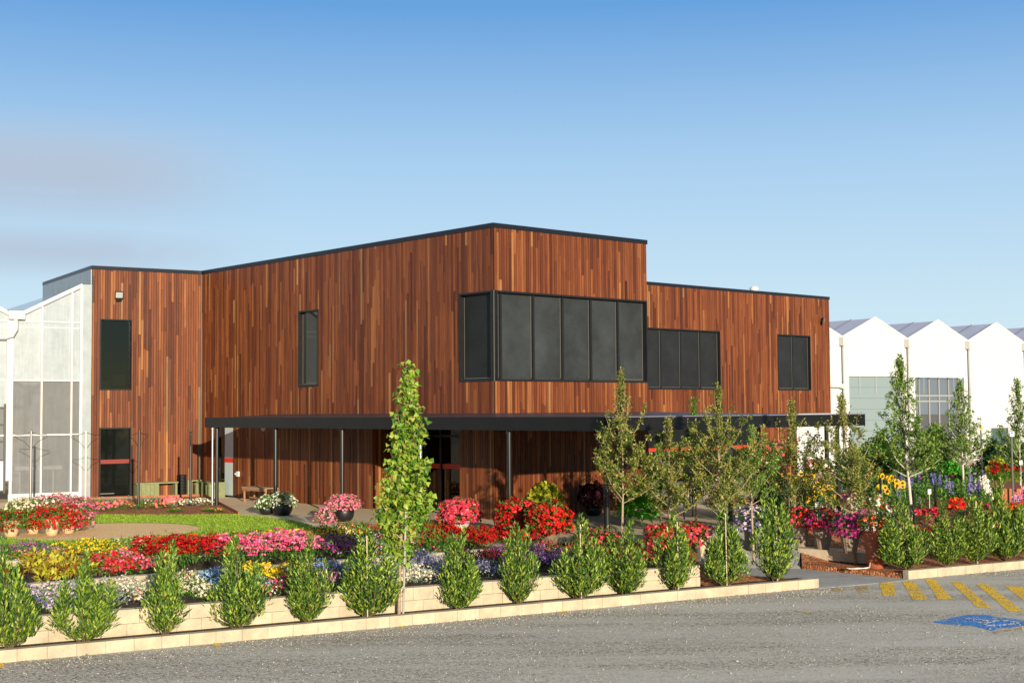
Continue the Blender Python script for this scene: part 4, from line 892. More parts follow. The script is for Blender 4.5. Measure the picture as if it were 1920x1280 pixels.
q = MB(); q.box(c+Vector((-.04, -.012, -.005)), (.08, 0, 0), (0, .008, 0), (0, 0, .07)); q.box(c+Vector((-.045, -.012, -.055)), (.09, 0, 0), (0, .008, 0), (0, 0, .022)); pp_ = q.build('blue_square', SBL, pn_)
q = MB(); q.tube([c+Vector((-.012, -.016, .055)), c+Vector((-.012, -.016, .025)), c+Vector((.012, -.016, .022)), c+Vector((.018, -.016, .004))], .005, 6); q.build('symbol', SWH, pp_)

HOSE = mat('white_hose', (.62, .60, .54), .5)
q = MB(); a = at(1588, 1066, -.585); q.tube([a+Vector(v) for v in ((.0, 0, .012), (.12, -.05, .012), (.26, .02, .014), (.40, -.03, .012), (.50, .06, .02), (.54, .14, .10), (.55, .2, .3), (.54, .26, .42))], .011, 7)
q.tube([a+Vector(v) for v in ((.02, -.06, .012), (.16, -.10, .012), (.32, -.04, .014), (.46, -.02, .03), (.50, .06, .03))], .011, 7)
setp(q.build('garden_hose', HOSE, None, base=a), 'pale garden hose looped on the mulch beside the tall terracotta pot', 'hose')
TAG = mat('white_plant_tag', (.62, .63, .60), .5)
for px, y, z, h, lab in ((1909, 40.4, .45, .75, 'white plant label on a stick above the rust planter box'), (1737, 36.2, .0, .62, 'white plant label among dark foliage right of the silver barked trunk'), (1537, 37.6, .1, .25, 'white plant label under the sunflowers on the stone wall'), (1527, 31.3, -.34, .98, 'white plant label stuck in the left ribbed taupe pot')):
    p = far(px, y, z); t = thing('plant_label', lab, 'label', p, 'white plant labels'); q = MB(); q.tube([p, p+Vector((0, 0, h))], .008, 5); q.build('stick', TAG, t); q = MB(); q.box(p+Vector((-.045, -.02, h-.05)), (.09, 0, .01), (0, .008, 0), (0, 0, .13)); q.build('tag', TAG, t)
for px, y, zb, h, lab in ((1646, 34.2, -.25, 1.35, 'dark slim garden post in front of the right sunflowers'), (1748, 34.6, -.1, 1.0, 'dark slim garden post between the coral and the red flowers'), (1707, 34.9, -.1, .85, 'dark stake against the silver barked trunk')):
    p = far(px, y, zb); q = MB(); q.tube([p, p+Vector((0, 0, h))], .03, 8); q.tube([p+Vector((0, 0, h)), p+Vector((0, 0, h+.02))], .036, 8); setp(q.build('garden_post', BLACK, None, base=p), lab, 'post', 'slim dark garden posts')
# ------------------------------------------------------------------ planting
def ck(*cols): return [lin(c) for c in cols]
LEAF = {
 'bay': island_mat('bay_leaf', [(.025, .065, .012), (.05, .125, .018), (.10, .20, .024), (.22, .33, .04), (.42, .50, .07)], .36, .15, .5),
 'maple': island_mat('maple_leaf', [(.04, .11, .015), (.11, .25, .02), (.24, .40, .035), (.36, .47, .06), (.45, .42, .09)], .42, .28),
 'bronze': island_mat('crepe_leaf', [(.03, .075, .012), (.09, .17, .02), (.20, .28, .035), (.34, .25, .07), (.38, .39, .09)], .4, .18),
 'pear': island_mat('pear_leaf', [(.06, .14, .02), (.12, .25, .03), (.21, .34, .05), (.34, .44, .10)], .4, .3),
 'mid': island_mat('mid_green_leaf', [(.03, .10, .012), (.06, .18, .02), (.10, .25, .02), (.18, .32, .03)], .5, .25),
 'dark': island_mat('dark_green_leaf', [(.015, .05, .012), (.03, .09, .02), (.05, .13, .025)], .45, .2),
 'lime': island_mat('lime_leaf', [(.30, .38, .02), (.45, .48, .03), (.55, .55, .06), (.34, .42, .03)], .5, .3),
 'limered': island_mat('lime_red_leaf', [(.35, .38, .02), (.50, .47, .03), (.60, .52, .05), (.22, .05, .02), (.42, .40, .03)], .5, .3),
 'plum': island_mat('plum_leaf', [(.03, .008, .010), (.06, .014, .016), (.10, .02, .02)], .4, .2),
 'redgreen': island_mat('red_green_leaf', [(.05, .13, .015), (.10, .20, .02), (.16, .03, .015), (.07, .16, .02)], .45, .25),
 'silver': island_mat('silver_leaf', [(.24, .30, .20), (.33, .38, .27), (.16, .24, .13)], .7, .2),
 'bright': island_mat('bright_green_leaf', [(.04, .24, .012), (.07, .34, .02), (.12, .42, .03)], .35, .3),
}
BARK = mat('pale_bark', (.36, .26, .17), .85, noise=.3, nscale=18, bump=.4, bscale=30)
BARKW = mat('silver_bark', (.55, .50, .42), .8, noise=.2, nscale=12)
BARKD = mat('brown_twig', (.13, .085, .05), .85, noise=.3, nscale=18)
def petal(name, *cols, tr=.25): return island_mat(name, ck(*cols), .6, tr, .2)
PET = {
 'purple': petal('purple_petal', (125, 60, 130), (165, 95, 165), (105, 40, 112), (195, 135, 195)),
 'violet': petal('violet_petal', (95, 82, 165), (135, 122, 200), (78, 62, 145)),
 'lilac': petal('lilac_petal', (205, 185, 220), (225, 205, 235), (180, 150, 205), (235, 225, 240)),
 'lavender': petal('lavender_petal', (150, 135, 185), (175, 160, 205), (120, 105, 165), (200, 190, 215)),
 'peach': petal('peach_petal', (235, 150, 90), (240, 190, 140), (225, 120, 60), (245, 215, 180)),
 'yellow': petal('yellow_petal', (250, 205, 10), (255, 220, 40), (240, 185, 5), (250, 225, 80)),
 'white': petal('white_petal', (245, 240, 225), (235, 230, 215), (250, 248, 240)),
 'cream': petal('cream_petal', (240, 228, 190), (245, 236, 210), (225, 205, 160)),
 'red': petal('red_petal', (190, 8, 15), (215, 20, 25), (150, 4, 10), (225, 35, 35)),
 'darkred': petal('dark_red_petal', (150, 4, 14), (120, 4, 12), (185, 10, 18), (95, 4, 12)),
 'coral': petal('coral_petal', (225, 40, 70), (235, 70, 95), (205, 15, 40), (245, 150, 165)),
 'pink': petal('pink_petal', (235, 110, 150), (240, 150, 180), (215, 60, 115), (245, 185, 205)),
 'hotpink': petal('hot_pink_petal', (225, 40, 110), (235, 90, 145), (205, 20, 80), (240, 135, 170)),
 'magenta': petal('magenta_petal', (190, 20, 130), (215, 50, 160), (160, 10, 100)),
 'orange': petal('orange_petal', (235, 90, 15), (240, 120, 30), (215, 60, 10)),
 'salmon': petal('salmon_petal', (240, 110, 110), (245, 140, 130), (230, 80, 90)),
 'sky': petal('sky_blue_petal', (135, 170, 210), (165, 195, 225), (105, 140, 195)),
 'maroon': petal('maroon_petal', (90, 8, 30), (120, 15, 45), (70, 5, 25)),
}
EYE = mat('flower_eye', (.55, .30, .01), .8); EYED = mat('dark_flower_eye', (.05, .02, .008), .9)
SUNV = np.array(SD)
def bloom_set(P, N, size, rng, k=5, eye=0.0, inner=.6, cup=.25):
    V, F = bloom_arrays(P, N, size, rng, k, inner, cup); mi = np.zeros(len(F), int)
    if eye:
        sz = np.broadcast_to(size, len(P)); V2, F2 = bloom_arrays(P+nrm(N)*sz[:, None]*.10, N, sz*eye, rng, 4, .92, .0)
        F2 = F2+len(V); V = np.concatenate([V, V2]); F = np.concatenate([F, F2]); mi = np.concatenate([mi, np.ones(len(F2), int)])
    return V, F, mi
def patch(label, px0, px1, f0, f1, bed, leafm, blooms, h=.26, seed=0, ld=560, ll=.085, lw=.022, cat='flowers', spacing=.24, name='flower_patch', base_leaf=True):
    """clumped planting in a bed; bed gives t range and soil height.  blooms: list of (petal, density, size, petals, eye, style)"""
    rg = np.random.default_rng(1000+seed)
    (t0, t1, z) = bed(f0, f1, s_at((px0+px1)/2, 3)) if callable(bed) else bed
    ta, tb_ = t0+(t1-t0)*f0, t0+(t1-t0)*f1; tm = (ta+tb_)/2
    # edges follow the sight lines only at the patch's middle, corners are real garden coordinates
    s0, s1 = s_at(px0, tm), s_at(px1, tm); area = (s1-s0)*(tb_-ta)
    nc = max(4, int(area/spacing**2)); cs = rg.uniform(s0, s1, nc); ctt = rg.uniform(ta, tb_, nc); h *= (.72 if t0 > 6 else 1.0); chh = h*rg.uniform(.7, 1.2, nc); crr = spacing*rg.uniform(.6, .95, nc)
    p0 = st((s0+s1)/2, tm, z); t = thing(name, label, cat, p0)
    def pts(n, shell):
        i = rg.integers(0, nc, n); a = rg.uniform(0, 2*np.pi, n); q = np.sqrt(rg.uniform(0, 1, n)); r = crr[i]*q
        s_ = cs[i]+r*np.cos(a); tt = ctt[i]+r*np.sin(a); top = np.sqrt(np.maximum(0, 1-.72*q*q))*chh[i]
        zz = z+top*(rg.uniform(.90, 1.08, n) if shell else rg.uniform(.12, 1.1, n))
        nx = np.stack([np.cos(a)*q, np.sin(a)*q, .55+.4*rg.uniform(0, 1, n)], 1)
        X = K0.x+KD.x*s_+KN.x*tt; Y = K0.y+KD.y*s_+KN.y*tt
        nw = np.stack([KD.x*nx[:, 0]+KN.x*nx[:, 1], KD.y*nx[:, 0]+KN.y*nx[:, 1], nx[:, 2]], 1)
        return np.stack([X, Y, zz], 1), nw
    P, nn = pts(int(area*ld), False); D = nn*.7+rg.normal(0, .45, P.shape); D[:, 2] = np.abs(D[:, 2])+.25
    V, F = leaf_arrays(P, D, ll*rg.uniform(.7, 1.3, len(P)), lw*rg.uniform(.8, 1.3, len(P)), rg); foliage('leaves', V, F, LEAF[leafm], t)
    for (pet, dens, size, k, eye, style) in blooms:
        n = int(area*dens*(1.25 if style == 'cluster' else .86)); size = size*.88; P, nn = pts(n, True)
        N = nn*.9+rg.normal(0, .4, P.shape)+np.array([.05, -.38, .12])
        if style == 'cluster':      # heads of many florets
            hn = max(3, n//14); Pc, nc_ = pts(hn, True); i = rg.integers(0, hn, n); d = nrm(rg.normal(0, 1, (n, 3))); d[:, 2] = np.abs(d[:, 2])*.6
            P = Pc[i]+d*np.array([.05, .05, .035])*1.1; N = d+np.array([0, -.2, .2])
        elif style == 'spike':
            hn = max(3, n//16); Pc, nc_ = pts(hn, True); i = rg.integers(0, hn, n); a = rg.uniform(0, 6.28, n); u = rg.uniform(0, 1, n)
            d = np.stack([np.cos(a), np.sin(a), np.full(n, .3)], 1); P = Pc[i]+np.stack([np.cos(a)*.022*(1.1-u), np.sin(a)*.022*(1.1-u), u*.20-.03], 1); N = d
        V, F, mi = bloom_set(P, N, size*rg.uniform(.75, 1.2, n), rg, k, eye)
        foliage('blossoms', V, F, [PET[pet], EYE if pet not in ('peach',) else EYED], t, mi)
    return t
bed1 = lambda f0, f1, s: (.92, T2(s)-.15, -.2)
bed2 = lambda f0, f1, s: (T2(s)+.32, T3(s)-.15, -.06)
bed3 = lambda f0, f1, s: (T3(s)+.35, 9.3, .012)
B_ = lambda pet, dens, size=.026, k=5, eye=None, style='': (pet, dens, size, k, (.3 if k == 6 else 0) if eye is None else eye, style)
D1 = 520
# front bed
patch('violet blue flowers at the left edge of the front bed, behind the nearest bushy shrub', -60, 60, 0, 1, bed1, 'mid', [B_('violet', 420, .024)], .24, 1)
patch('pale lilac daisies in the front bed between the two leftmost shrubs', 60, 132, 0, 1, bed1, 'mid', [B_('lilac', 700, .027, 6)], .24, 2)
patch('silvery foliage with a few white daisies behind the second shrub from the left', 132, 215, 0, 1, bed1, 'silver', [B_('sky', 60, .02), B_('lilac', 160, .024, 6)], .24, 3)
patch('white and bronze daisies in the front bed left of the third shrub', 215, 285, 0, 1, bed1, 'silver', [B_('white', 260, .028, 6), B_('peach', 160, .022, 5)], .25, 4)
patch('white daisies spilling over the front wall right of the third shrub', 285, 392, 0, .62, bed1, 'mid', [B_('cream', 380, .028, 6), B_('white', 200, .028, 6)], .24, 5)
patch('pale pink and cream daisies at the back of the front bed above the white ones', 330, 395, .62, 1, bed1, 'mid', [B_('cream', 380, .024), B_('salmon', 120, .02)], .24, 6)
patch('sky blue flowers in the front bed around the fourth shrub', 395, 470, 0, 1, bed1, 'dark', [B_('sky', 650, .026)], .26, 7)
patch('bright yellow flowers in the front bed under the pink stonecrops', 470, 550, .45, 1, bed1, 'mid', [B_('yellow', 950, .026)], .34, 8)
patch('low red and pink flowers in front of the bright yellow patch', 482, 548, 0, .45, bed1, 'redgreen', [B_('hotpink', 420, .024), B_('white', 90, .024)], .22, 9)
patch('pink and purple asters in the front bed between the fifth and sixth shrubs', 550, 640, 0, .6, bed1, 'dark', [B_('purple', 420, .024), B_('pink', 200, .022)], .26, 10)
patch('light blue and violet flowers behind the pink and purple asters', 590, 690, .6, 1, bed1, 'dark', [B_('sky', 380, .024), B_('violet', 260, .022)], .26, 11)
patch('white daisies on dark foliage right of the maple trunk', 690, 790, 0, .7, bed1, 'silver', [B_('white', 330, .027, 6), B_('cream', 160, .025, 6)], .26, 12)
patch('grey lavender flowers behind the maple, on the right', 760, 850, .25, 1, bed1, 'silver', [B_('lavender', 800, .024)], .28, 13)
patch('lilac asters in the front bed left of the first red begonia wall', 850, 925, 0, .6, bed1, 'dark', [B_('lavender', 600, .023)], .26, 14)
patch('dark red leafy plants behind the lilac asters', 860, 960, .6, 1, bed1, 'plum', [B_('darkred', 260, .022)], .26, 15)
patch('deep purple flowers at the right end of the front bed', 960, 1060, 0, 1, bed1, 'dark', [B_('purple', 500, .024), B_('violet', 220, .022), B_('magenta', 90, .024)], .28, 16)
patch('mixed red and pink flowers at the end of the front wall', 1060, 1150, 0, 1, bed1, 'redgreen', [B_('coral', 220, .026)], .30, 17)
# middle bed
patch('dark red flowers at the left edge of the middle bed', -60, 20, 0, 1, bed2, 'redgreen', [B_('darkred', 330, .026)], .26, 20)
patch('lime yellow coleus with red edged leaves in the middle bed', 58, 158, 0, 1, bed2, 'limered', [], .30, 21, ld=420, ll=.12, lw=.06)
patch('bronze leaved plants between the coleus and the red flowers', 150, 186, 0, 1, bed2, 'redgreen', [B_('maroon', 120, .02)], .24, 22)
patch('red and coral flowers in the middle bed', 182, 240, 0, 1, bed2, 'mid', [B_('red', 300, .034), B_('coral', 380, .034)], .28, 23)
patch('pink and white striped flowers right of the red and coral ones', 236, 278, 0, 1, bed2, 'mid', [B_('coral', 300, .03), B_('pink', 420, .03)], .30, 24)
patch('dark violet flowers on shaded foliage beside the tall red stonecrops', 272, 296, 0, .8, bed2, 'dark', [B_('violet', 160, .024), B_('purple', 120, .024)], .24, 25)
patch('tall dark red clustered flowers in the middle of the beds', 262, 420, .18, .92, bed2, 'mid', [B_('darkred', 900, .024, 5, 0, 'cluster'), B_('red', 900, .024, 5, 0, 'cluster')], .50, 26)
patch('tall pink clustered flowers right of the dark red ones', 415, 575, .18, .92, bed2, 'mid', [B_('pink', 1100, .024, 5, 0, 'cluster'), B_('hotpink', 1100, .024, 5, 0, 'cluster')], .46, 27)
patch('purple and maroon flowers in the middle bed left of the sixth shrub', 592, 665, 0, 1, bed2, 'mid', [B_('magenta', 220, .024), B_('purple', 320, .026), B_('maroon', 160, .03)], .32, 28)
patch('red flowers behind the maple trunk in the middle bed', 660, 760, 0, 1, bed2, 'mid', [B_('lilac', 100, .026), B_('darkred', 130, .028)], .30, 29)
patch('mid green leafy plants right of the maple in the middle bed', 770, 850, 0, 1, bed2, 'mid', [B_('red', 60, .028)], .32, 30)
patch('low red begonias above the cream wall, left of the begonia mounds', 848, 960, .0, 1, bed2, 'redgreen', [B_('red', 420, .038), B_('darkred', 300, .036)], .34, 31)
# rear bed by the lawn
patch('purple daisies in the rear bed below the cream flower pots', -60, 112, .38, .95, bed3, 'mid', [B_('purple', 330, .034, 6)], .26, 40)
patch('peach and orange flowers in front of the purple daisies', 10, 132, .0, .5, bed3, 'mid', [B_('peach', 190, .032), B_('orange', 60, .026)], .22, 41)
patch('yellow flowers in the rear bed below the gravel circle', 112, 232, .0, .95, bed3, 'mid', [B_('yellow', 330, .034)], .24, 42)
patch('white flowers right of the yellow ones by the gravel circle', 214, 310, .2, .95, bed3, 'mid', [B_('white', 230, .034)], .22, 43)
patch('magenta flowers left of the tall dark red clusters', 232, 268, 0, .4, bed3, 'mid', [B_('maroon', 220, .028), B_('magenta', 160, .028)], .24, 44)
patch('orange and red mixed flowers behind the tall dark red clusters', 296, 420, .2, .95, bed3, 'mid', [B_('orange', 190, .03), B_('red', 160, .03), B_('pink', 90, .03)], .26, 45)
patch('dark red zinnias at the lawn edge left of the yellow and maroon flowers', 410, 510, .3, 1, bed3, 'mid', [B_('darkred', 120, .03), B_('maroon', 80, .03), B_('yellow', 40, .03)], .26, 46)
patch('yellow and maroon flowers on the lawn edge in the middle', 495, 650, .0, .95, bed3, 'mid', [B_('yellow', 420, .034), B_('maroon', 220, .034)], .28, 47)
patch('pale yellow flowers right of the yellow and maroon ones', 625, 675, .3, .95, bed3, 'mid', [B_('cream', 260, .034), B_('yellow', 90, .03)], .30, 48)
patch('red salvias on green foliage behind the maple', 650, 850, .1, .9, bed3, 'mid', [B_('red', 220, .034), B_('darkred', 180, .03)], .34, 49)
# mulch bed by the wing: low silver, pink and green tufts
def spot(label, px, py, r, h, leafm, blooms, seed, z=.012, ll=.07, lw=.022, nl=260, name='flower_patch', cat='flowers', group=None):
    rg = np.random.default_rng(3000+seed); p = at(px, py, z); t = thing(name, label, cat, p, group)
    def pts(n, sh):
        a = rg.uniform(0, 6.283, n); q = np.sqrt(rg.uniform(0, 1, n)); zz = np.sqrt(1-.8*q*q)*h*(rg.uniform(.92, 1.08, n) if sh else rg.uniform(.1, .95, n))
        return np.stack([p.x+r*q*np.cos(a), p.y+r*q*np.sin(a), z+zz], 1), np.stack([q*np.cos(a), q*np.sin(a), np.full(n, .6)], 1)
    P, nn = pts(nl, False); D = nn+rg.normal(0, .4, P.shape); D[:, 2] = np.abs(D[:, 2])+.1
    V, F = leaf_arrays(P, D, ll*rg.uniform(.7, 1.3, nl), lw, rg); foliage('leaves', V, F, LEAF[leafm], t)
    for (pet, n, size, k, eye, style) in blooms:
        P, nn = pts(n, True); V, F, mi = bloom_set(P, nn+rg.normal(0, .4, P.shape)+np.array([0, -.3, .1]), size*rg.uniform(.8, 1.2, n), rg, k, eye); foliage('blossoms', V, F, [PET[pet], EYE], t, mi)
    return t
k = 0
for (px, py, r, h, lf, bl, lab) in (
    (70, 945, .5, .16, 'silver', [], 'silver grey tuft at the left end of the mulch bed by the grey pole'), (112, 943, .5, .16, 'silver', [], 'silver grey tuft under the greenhouse base rail'), (140, 945, .4, .16, 'silver', [], 'silver grey tuft left of the pale pole'),
    (172, 950, .5, .22, 'mid', [], 'green grassy tuft right of the pale pole'), (186, 941, .6, .14, 'silver', [], 'silver grey tuft below the wing door'), (245, 939.5, .6, .14, 'silver', [], 'silver grey tuft below the door by the green bench'), (300, 938, .6, .12, 'silver', [], 'silver grey tuft in front of the green bench seat'),
    (200, 953, .62, .2, 'mid', [B_('salmon', 60, .05), B_('pink', 30, .045)], 'salmon pink flowers in the mulch below the wing door'), (222, 949, .4, .18, 'mid', [B_('salmon', 36, .05)], 'small salmon pink flowers left of the black pole'), (192, 958, .3, .14, 'mid', [B_('pink', 22, .045)], 'few pink flowers at the front of the mulch near the lawn'),
    (240, 955, .5, .16, 'mid', [B_('salmon', 12, .04)], 'green tuft with little pink at the left of the black pole'), (278, 950, .5, .2, 'mid', [B_('cream', 16, .03)], 'yellow green tuft right of the first black pole'), (300, 953, .36, .18, 'mid', [B_('salmon', 26, .05)], 'green tuft with pink flowers in the middle of the mulch'),
    (318, 948, .5, .26, 'mid', [B_('salmon', 56, .055), B_('pink', 20, .05)], 'taller salmon pink flowers between the two black poles'), (350, 949, .5, .22, 'silver', [B_('cream', 60, .03)], 'cream flowering silver tuft left of the second black pole'), (372, 947, .5, .22, 'silver', [B_('cream', 80, .03)], 'cream flowering silver tuft right of the second black pole'),
    (392, 959, .18, .12, 'mid', [B_('salmon', 10, .04)], 'tiny pink plant at the right tip of the mulch bed'), (408, 960, .18, .12, 'mid', [B_('salmon', 12, .04)], 'tiny pink plant nearest the canopy posts'), (330, 960, .2, .12, 'mid', [B_('pink', 6, .04)], 'tiny green plant at the lawn edge below the tall salmon flowers')):
    k += 1; spot(lab, px, py, r, h, lf, bl, k)
# ------------------------------------------------------------------ pots and mounds
POTC = mat('cream_pot', (.60, .42, .25), .75, noise=.08, nscale=6); POTK = mat('black_bowl', (.010, .010, .011), .42); POTB = mat('taupe_ribbed_pot', (.24, .18, .13), .7, noise=.1, nscale=5); TERRA = mat('terracotta', (.36, .10, .045), .75, noise=.15, nscale=5); POTW = mat('pale_stone_pot', (.50, .46, .38), .8, noise=.12, nscale=5); POTM = mat('mottled_brown_pot', (.17, .12, .08), .7, noise=.5, nscale=5)
PROF = {'tub': lambda r, h: [(r*.62, 0), (r*.72, h*.25), (r*.88, h*.7), (r*.98, h*.93), (r*1.04, h*.94), (r*1.04, h), (r*.9, h)],
        'bowl': lambda r, h: [(r*.5, 0), (r*.78, h*.12), (r*.95, h*.38), (r, h*.65), (r*.95, h*.97), (r*.9, h)],
        'tall': lambda r, h: [(r*.78, 0), (r*.80, h*.3), (r*.86, h*.8), (r*.98, h*.92), (r*1.05, h*.95), (r*1.05, h), (r*.9, h)],
        'barrel': lambda r, h: [(r*.7, 0), (r*.95, h*.35), (r, h*.6), (r*.92, h*.95), (r*.95, h), (r*.8, h)]}
def mound(label, p, rx, rz, z0, leafm, blooms, seed, pot=None, ll=.08, lw=.035, nl=900, name='potted_plant', cat='potted plant', group=None, ry=None, squash=.35, fill=.35, droop=0.0):
    """dome of foliage and flowers, in a pot when pot=(profile, r, h, material)"""
    rg = np.random.default_rng(5000+seed); p = Vector(p); t = thing(name, label, cat, p, group); ry = ry or rx
    if pot:
        q = MB(); q.lathe(PROF[pot[0]](pot[1], pot[2]), p, 36 if len(pot) > 4 else 28, ribs=len(pot) > 4, rib=.018); q.build('pot', pot[3], t, smooth=len(pot) <= 4)
    def pts(n, sh):
        d = nrm(rg.normal(0, 1, (n, 3))); d[:, 2] = np.where(d[:, 2] < -squash, -d[:, 2], d[:, 2]); lump = 1+.13*np.sin(d[:, 0]*5+seed)*np.cos(d[:, 1]*6+seed*2)+.08*np.sin(d[:, 2]*9+seed)
        r = (rg.uniform(.97, 1.06, n) if sh else rg.uniform(fill, 1.0, n)**.6)*lump
        return np.array([p.x, p.y, p.z+z0])+d*r[:, None]*np.array([rx, ry, rz]), d
    P, d = pts(nl, False); D = d+rg.normal(0, .5, P.shape); D[:, 2] -= droop; Nn = nrm(d+rg.normal(0, .5, P.shape)+np.array([0, 0, .3]))
    S_ = np.cross(D, Nn); D2_ = np.cross(Nn, S_) if droop else D
    V, F = leaf_arrays(P, D2_, ll*rg.uniform(.7, 1.3, nl), lw*rg.uniform(.8, 1.2, nl), rg, N=Nn); foliage('leaves', V, F, LEAF[leafm], t)
    for (pet, n, size, k, eye, style) in blooms:
        P, d = pts(n, True); V, F, mi = bloom_set(P, d+rg.normal(0, .35, P.shape)+np.array([0, 0, .1]), size*rg.uniform(.75, 1.2, n), rg, k, eye); foliage('blossoms', V, F, [PET[pet], EYE], t, mi)
    return t
PG = 'cream pots of flowers on the gravel circle'
z_ = .024
mound('cream pot of sparse dark red flowers at the left edge of the gravel circle', at(-12, 1004, z_), .42, 0.29, 0.32, 'mid', [B_('darkred', 170, .028, 5, 0)], 1, ('tub', .22, .36, POTC), nl=1100, ll=.05, lw=.03, group=PG, squash=.62)
mound('cream pot of dark red and green trailing flowers, second from the left', at(21, 1005, z_), .46, 0.29, 0.34, 'mid', [B_('darkred', 210, .028, 5, 0), B_('red', 60, .028, 5, 0)], 2, ('tub', .215, .37, POTC), nl=1300, ll=.05, lw=.03, group=PG, squash=.62)
mound('cream pot of red flowers half hidden behind its neighbours', at(62, 1000, z_), .44, 0.27, 0.32, 'mid', [B_('red', 240, .032, 5, 0)], 3, ('tub', .20, .34, POTC), nl=1000, ll=.05, lw=.03, group=PG, squash=.62)
mound('cream pot of bright red flowers in the middle of the pot group', at(97, 1003, z_), .52, 0.34, 0.37, 'mid', [B_('red', 430, .034, 5, 0)], 4, ('tub', .20, .38, POTC), nl=1200, ll=.05, lw=.03, group=PG, squash=.62)
mound('cream pot of crimson and pink flowers right of the bright red one', at(128, 999, z_), .42, 0.32, 0.35, 'mid', [B_('coral', 260, .034, 5, 0), B_('red', 130, .034, 5, 0)], 5, ('tub', .20, .36, POTC), nl=900, ll=.05, lw=.03, group=PG, squash=.62)
mound('cream pot of pink flowers at the right end of the pot group', at(144, 992, z_), .46, 0.38, 0.37, 'mid', [B_('pink', 300, .04, 5, .2), B_('magenta', 60, .036, 5, .2)], 6, ('tub', .20, .36, POTC), nl=900, ll=.05, lw=.03, group=PG, squash=.62)
mound('cream pot of white flowers behind the red ones', at(50, 985, z_), .62, 0.32, 0.37, 'mid', [B_('cream', 420, .04, 5, .2)], 7, ('tub', .20, .36, POTC), nl=900, ll=.05, lw=.03, group=PG, squash=.62)
mound('cream pot of pink and white flowers at the back of the pot group', at(105, 982, z_), .62, 0.34, 0.42, 'mid', [B_('pink', 320, .042, 5, .2), B_('white', 80, .04, 5, .2)], 8, ('tub', .20, .38, POTC), nl=900, ll=.05, lw=.03, group=PG, squash=.62)
GB = 'black bowls of flowers on the pavement'
mound('small black bowl of white flowers on the pavement, left one', at(500, 964.5, 0), .34, .26, .26, 'mid', [B_('white', 150, .036, 5, .15)], 11, ('bowl', .21, .24, POTK), nl=900, ll=.06, lw=.025, group=GB)
mound('large black bowl of white flowers right of the small one', at(529, 965.5, 0), .40, .28, .34, 'mid', [B_('white', 230, .036, 5, .15)], 12, ('bowl', .29, .32, POTK), nl=1200, ll=.06, lw=.025, group=GB)
mound('black bowl of pink flowers by the canopy post', at(645, 977, 0), .44, .27, .42, 'mid', [B_('pink', 420, .034, 5, .2), B_('hotpink', 120, .03, 5, .2)], 13, ('bowl', .27, .36, POTK), nl=800, ll=.06, lw=.025, group=GB)
mound('small pink flowering mound on the ground left of the pink bowl', at(609, 980, 0), .30, .30, .10, 'mid', [B_('pink', 240, .032, 5, .2)], 14, None, nl=500, ll=.06, lw=.025, name='flower_patch', cat='flowers')
# begonia and coleus mounds
mound('round mound of coral pink begonias left of the canopy post in the pale pot', at(862, 1000, 0), .48, .40, .42, 'redgreen', [B_('coral', 700, .045, 5, .12), B_('hotpink', 150, .045, 5, .12)], 21, ('tub', .25, .30, POTW), nl=800, ll=.09, lw=.06)
mound('large mound of red begonias in front of the canopy post, left half', at(972, 1010, 0), .52, .42, .48, 'redgreen', [B_('red', 650, .045, 5, .12), B_('coral', 100, .04, 5, .12)], 22, ('tub', .26, .32, POTM), nl=1300, ll=.09, lw=.06, squash=.6)
mound('large mound of red begonias under the lime coleus, right half', at(1030, 1020, 0), .48, .40, .50, 'redgreen', [B_('red', 560, .045, 5, .12)], 23, ('tub', .26, .34, POTM), nl=1300, ll=.09, lw=.06, squash=.6)
mound('round lime green coleus against the timber wall', at(1021, 969, 0), .47, .44, .42, 'lime', [], 24, ('bowl', .22, .24, POTK), nl=900, ll=.13, lw=.10, droop=.4)
mound('dark plum coleus in a black pot in the shade of the timber wall', at(1113, 966, 0), .44, .42, .42, 'plum', [], 25, ('bowl', .24, .26, POTK), nl=800, ll=.13, lw=.10, droop=.4)
mound('bright green lobed foliage plant beside the dark canopy post', at(1196, 985, 0), .46, .48, .36, 'bright', [], 26, None, nl=420, ll=.26, lw=.07, name='foliage_plant', cat='plant', fill=.1)
mound('red flowering mound behind the shrubs right of the foliage plant', st(13.9, 2.9, -.22), .50, .36, .30, 'redgreen', [B_('coral', 330, .045, 5, .12), B_('red', 160, .045, 5, .12)], 27, None, nl=700, ll=.08, lw=.05, name='flower_patch', cat='flowers')
mound('red and coral flowers between the shrubs left of the ramp', st(14.7, 3.1, -.2), .45, .36, .26, 'redgreen', [B_('coral', 260, .045, 5, .12)], 28, None, nl=600, ll=.08, lw=.05, name='flower_patch', cat='flowers')
mound('coral flowers behind the shrubs below the dark canopy post', st(12.4, 3.2, -.12), .55, .3, .2, 'redgreen', [B_('coral', 120, .04, 5, .12), B_('maroon', 120, .03, 5, 0)], 29, None, nl=700, ll=.08, lw=.05, name='flower_patch', cat='flowers')
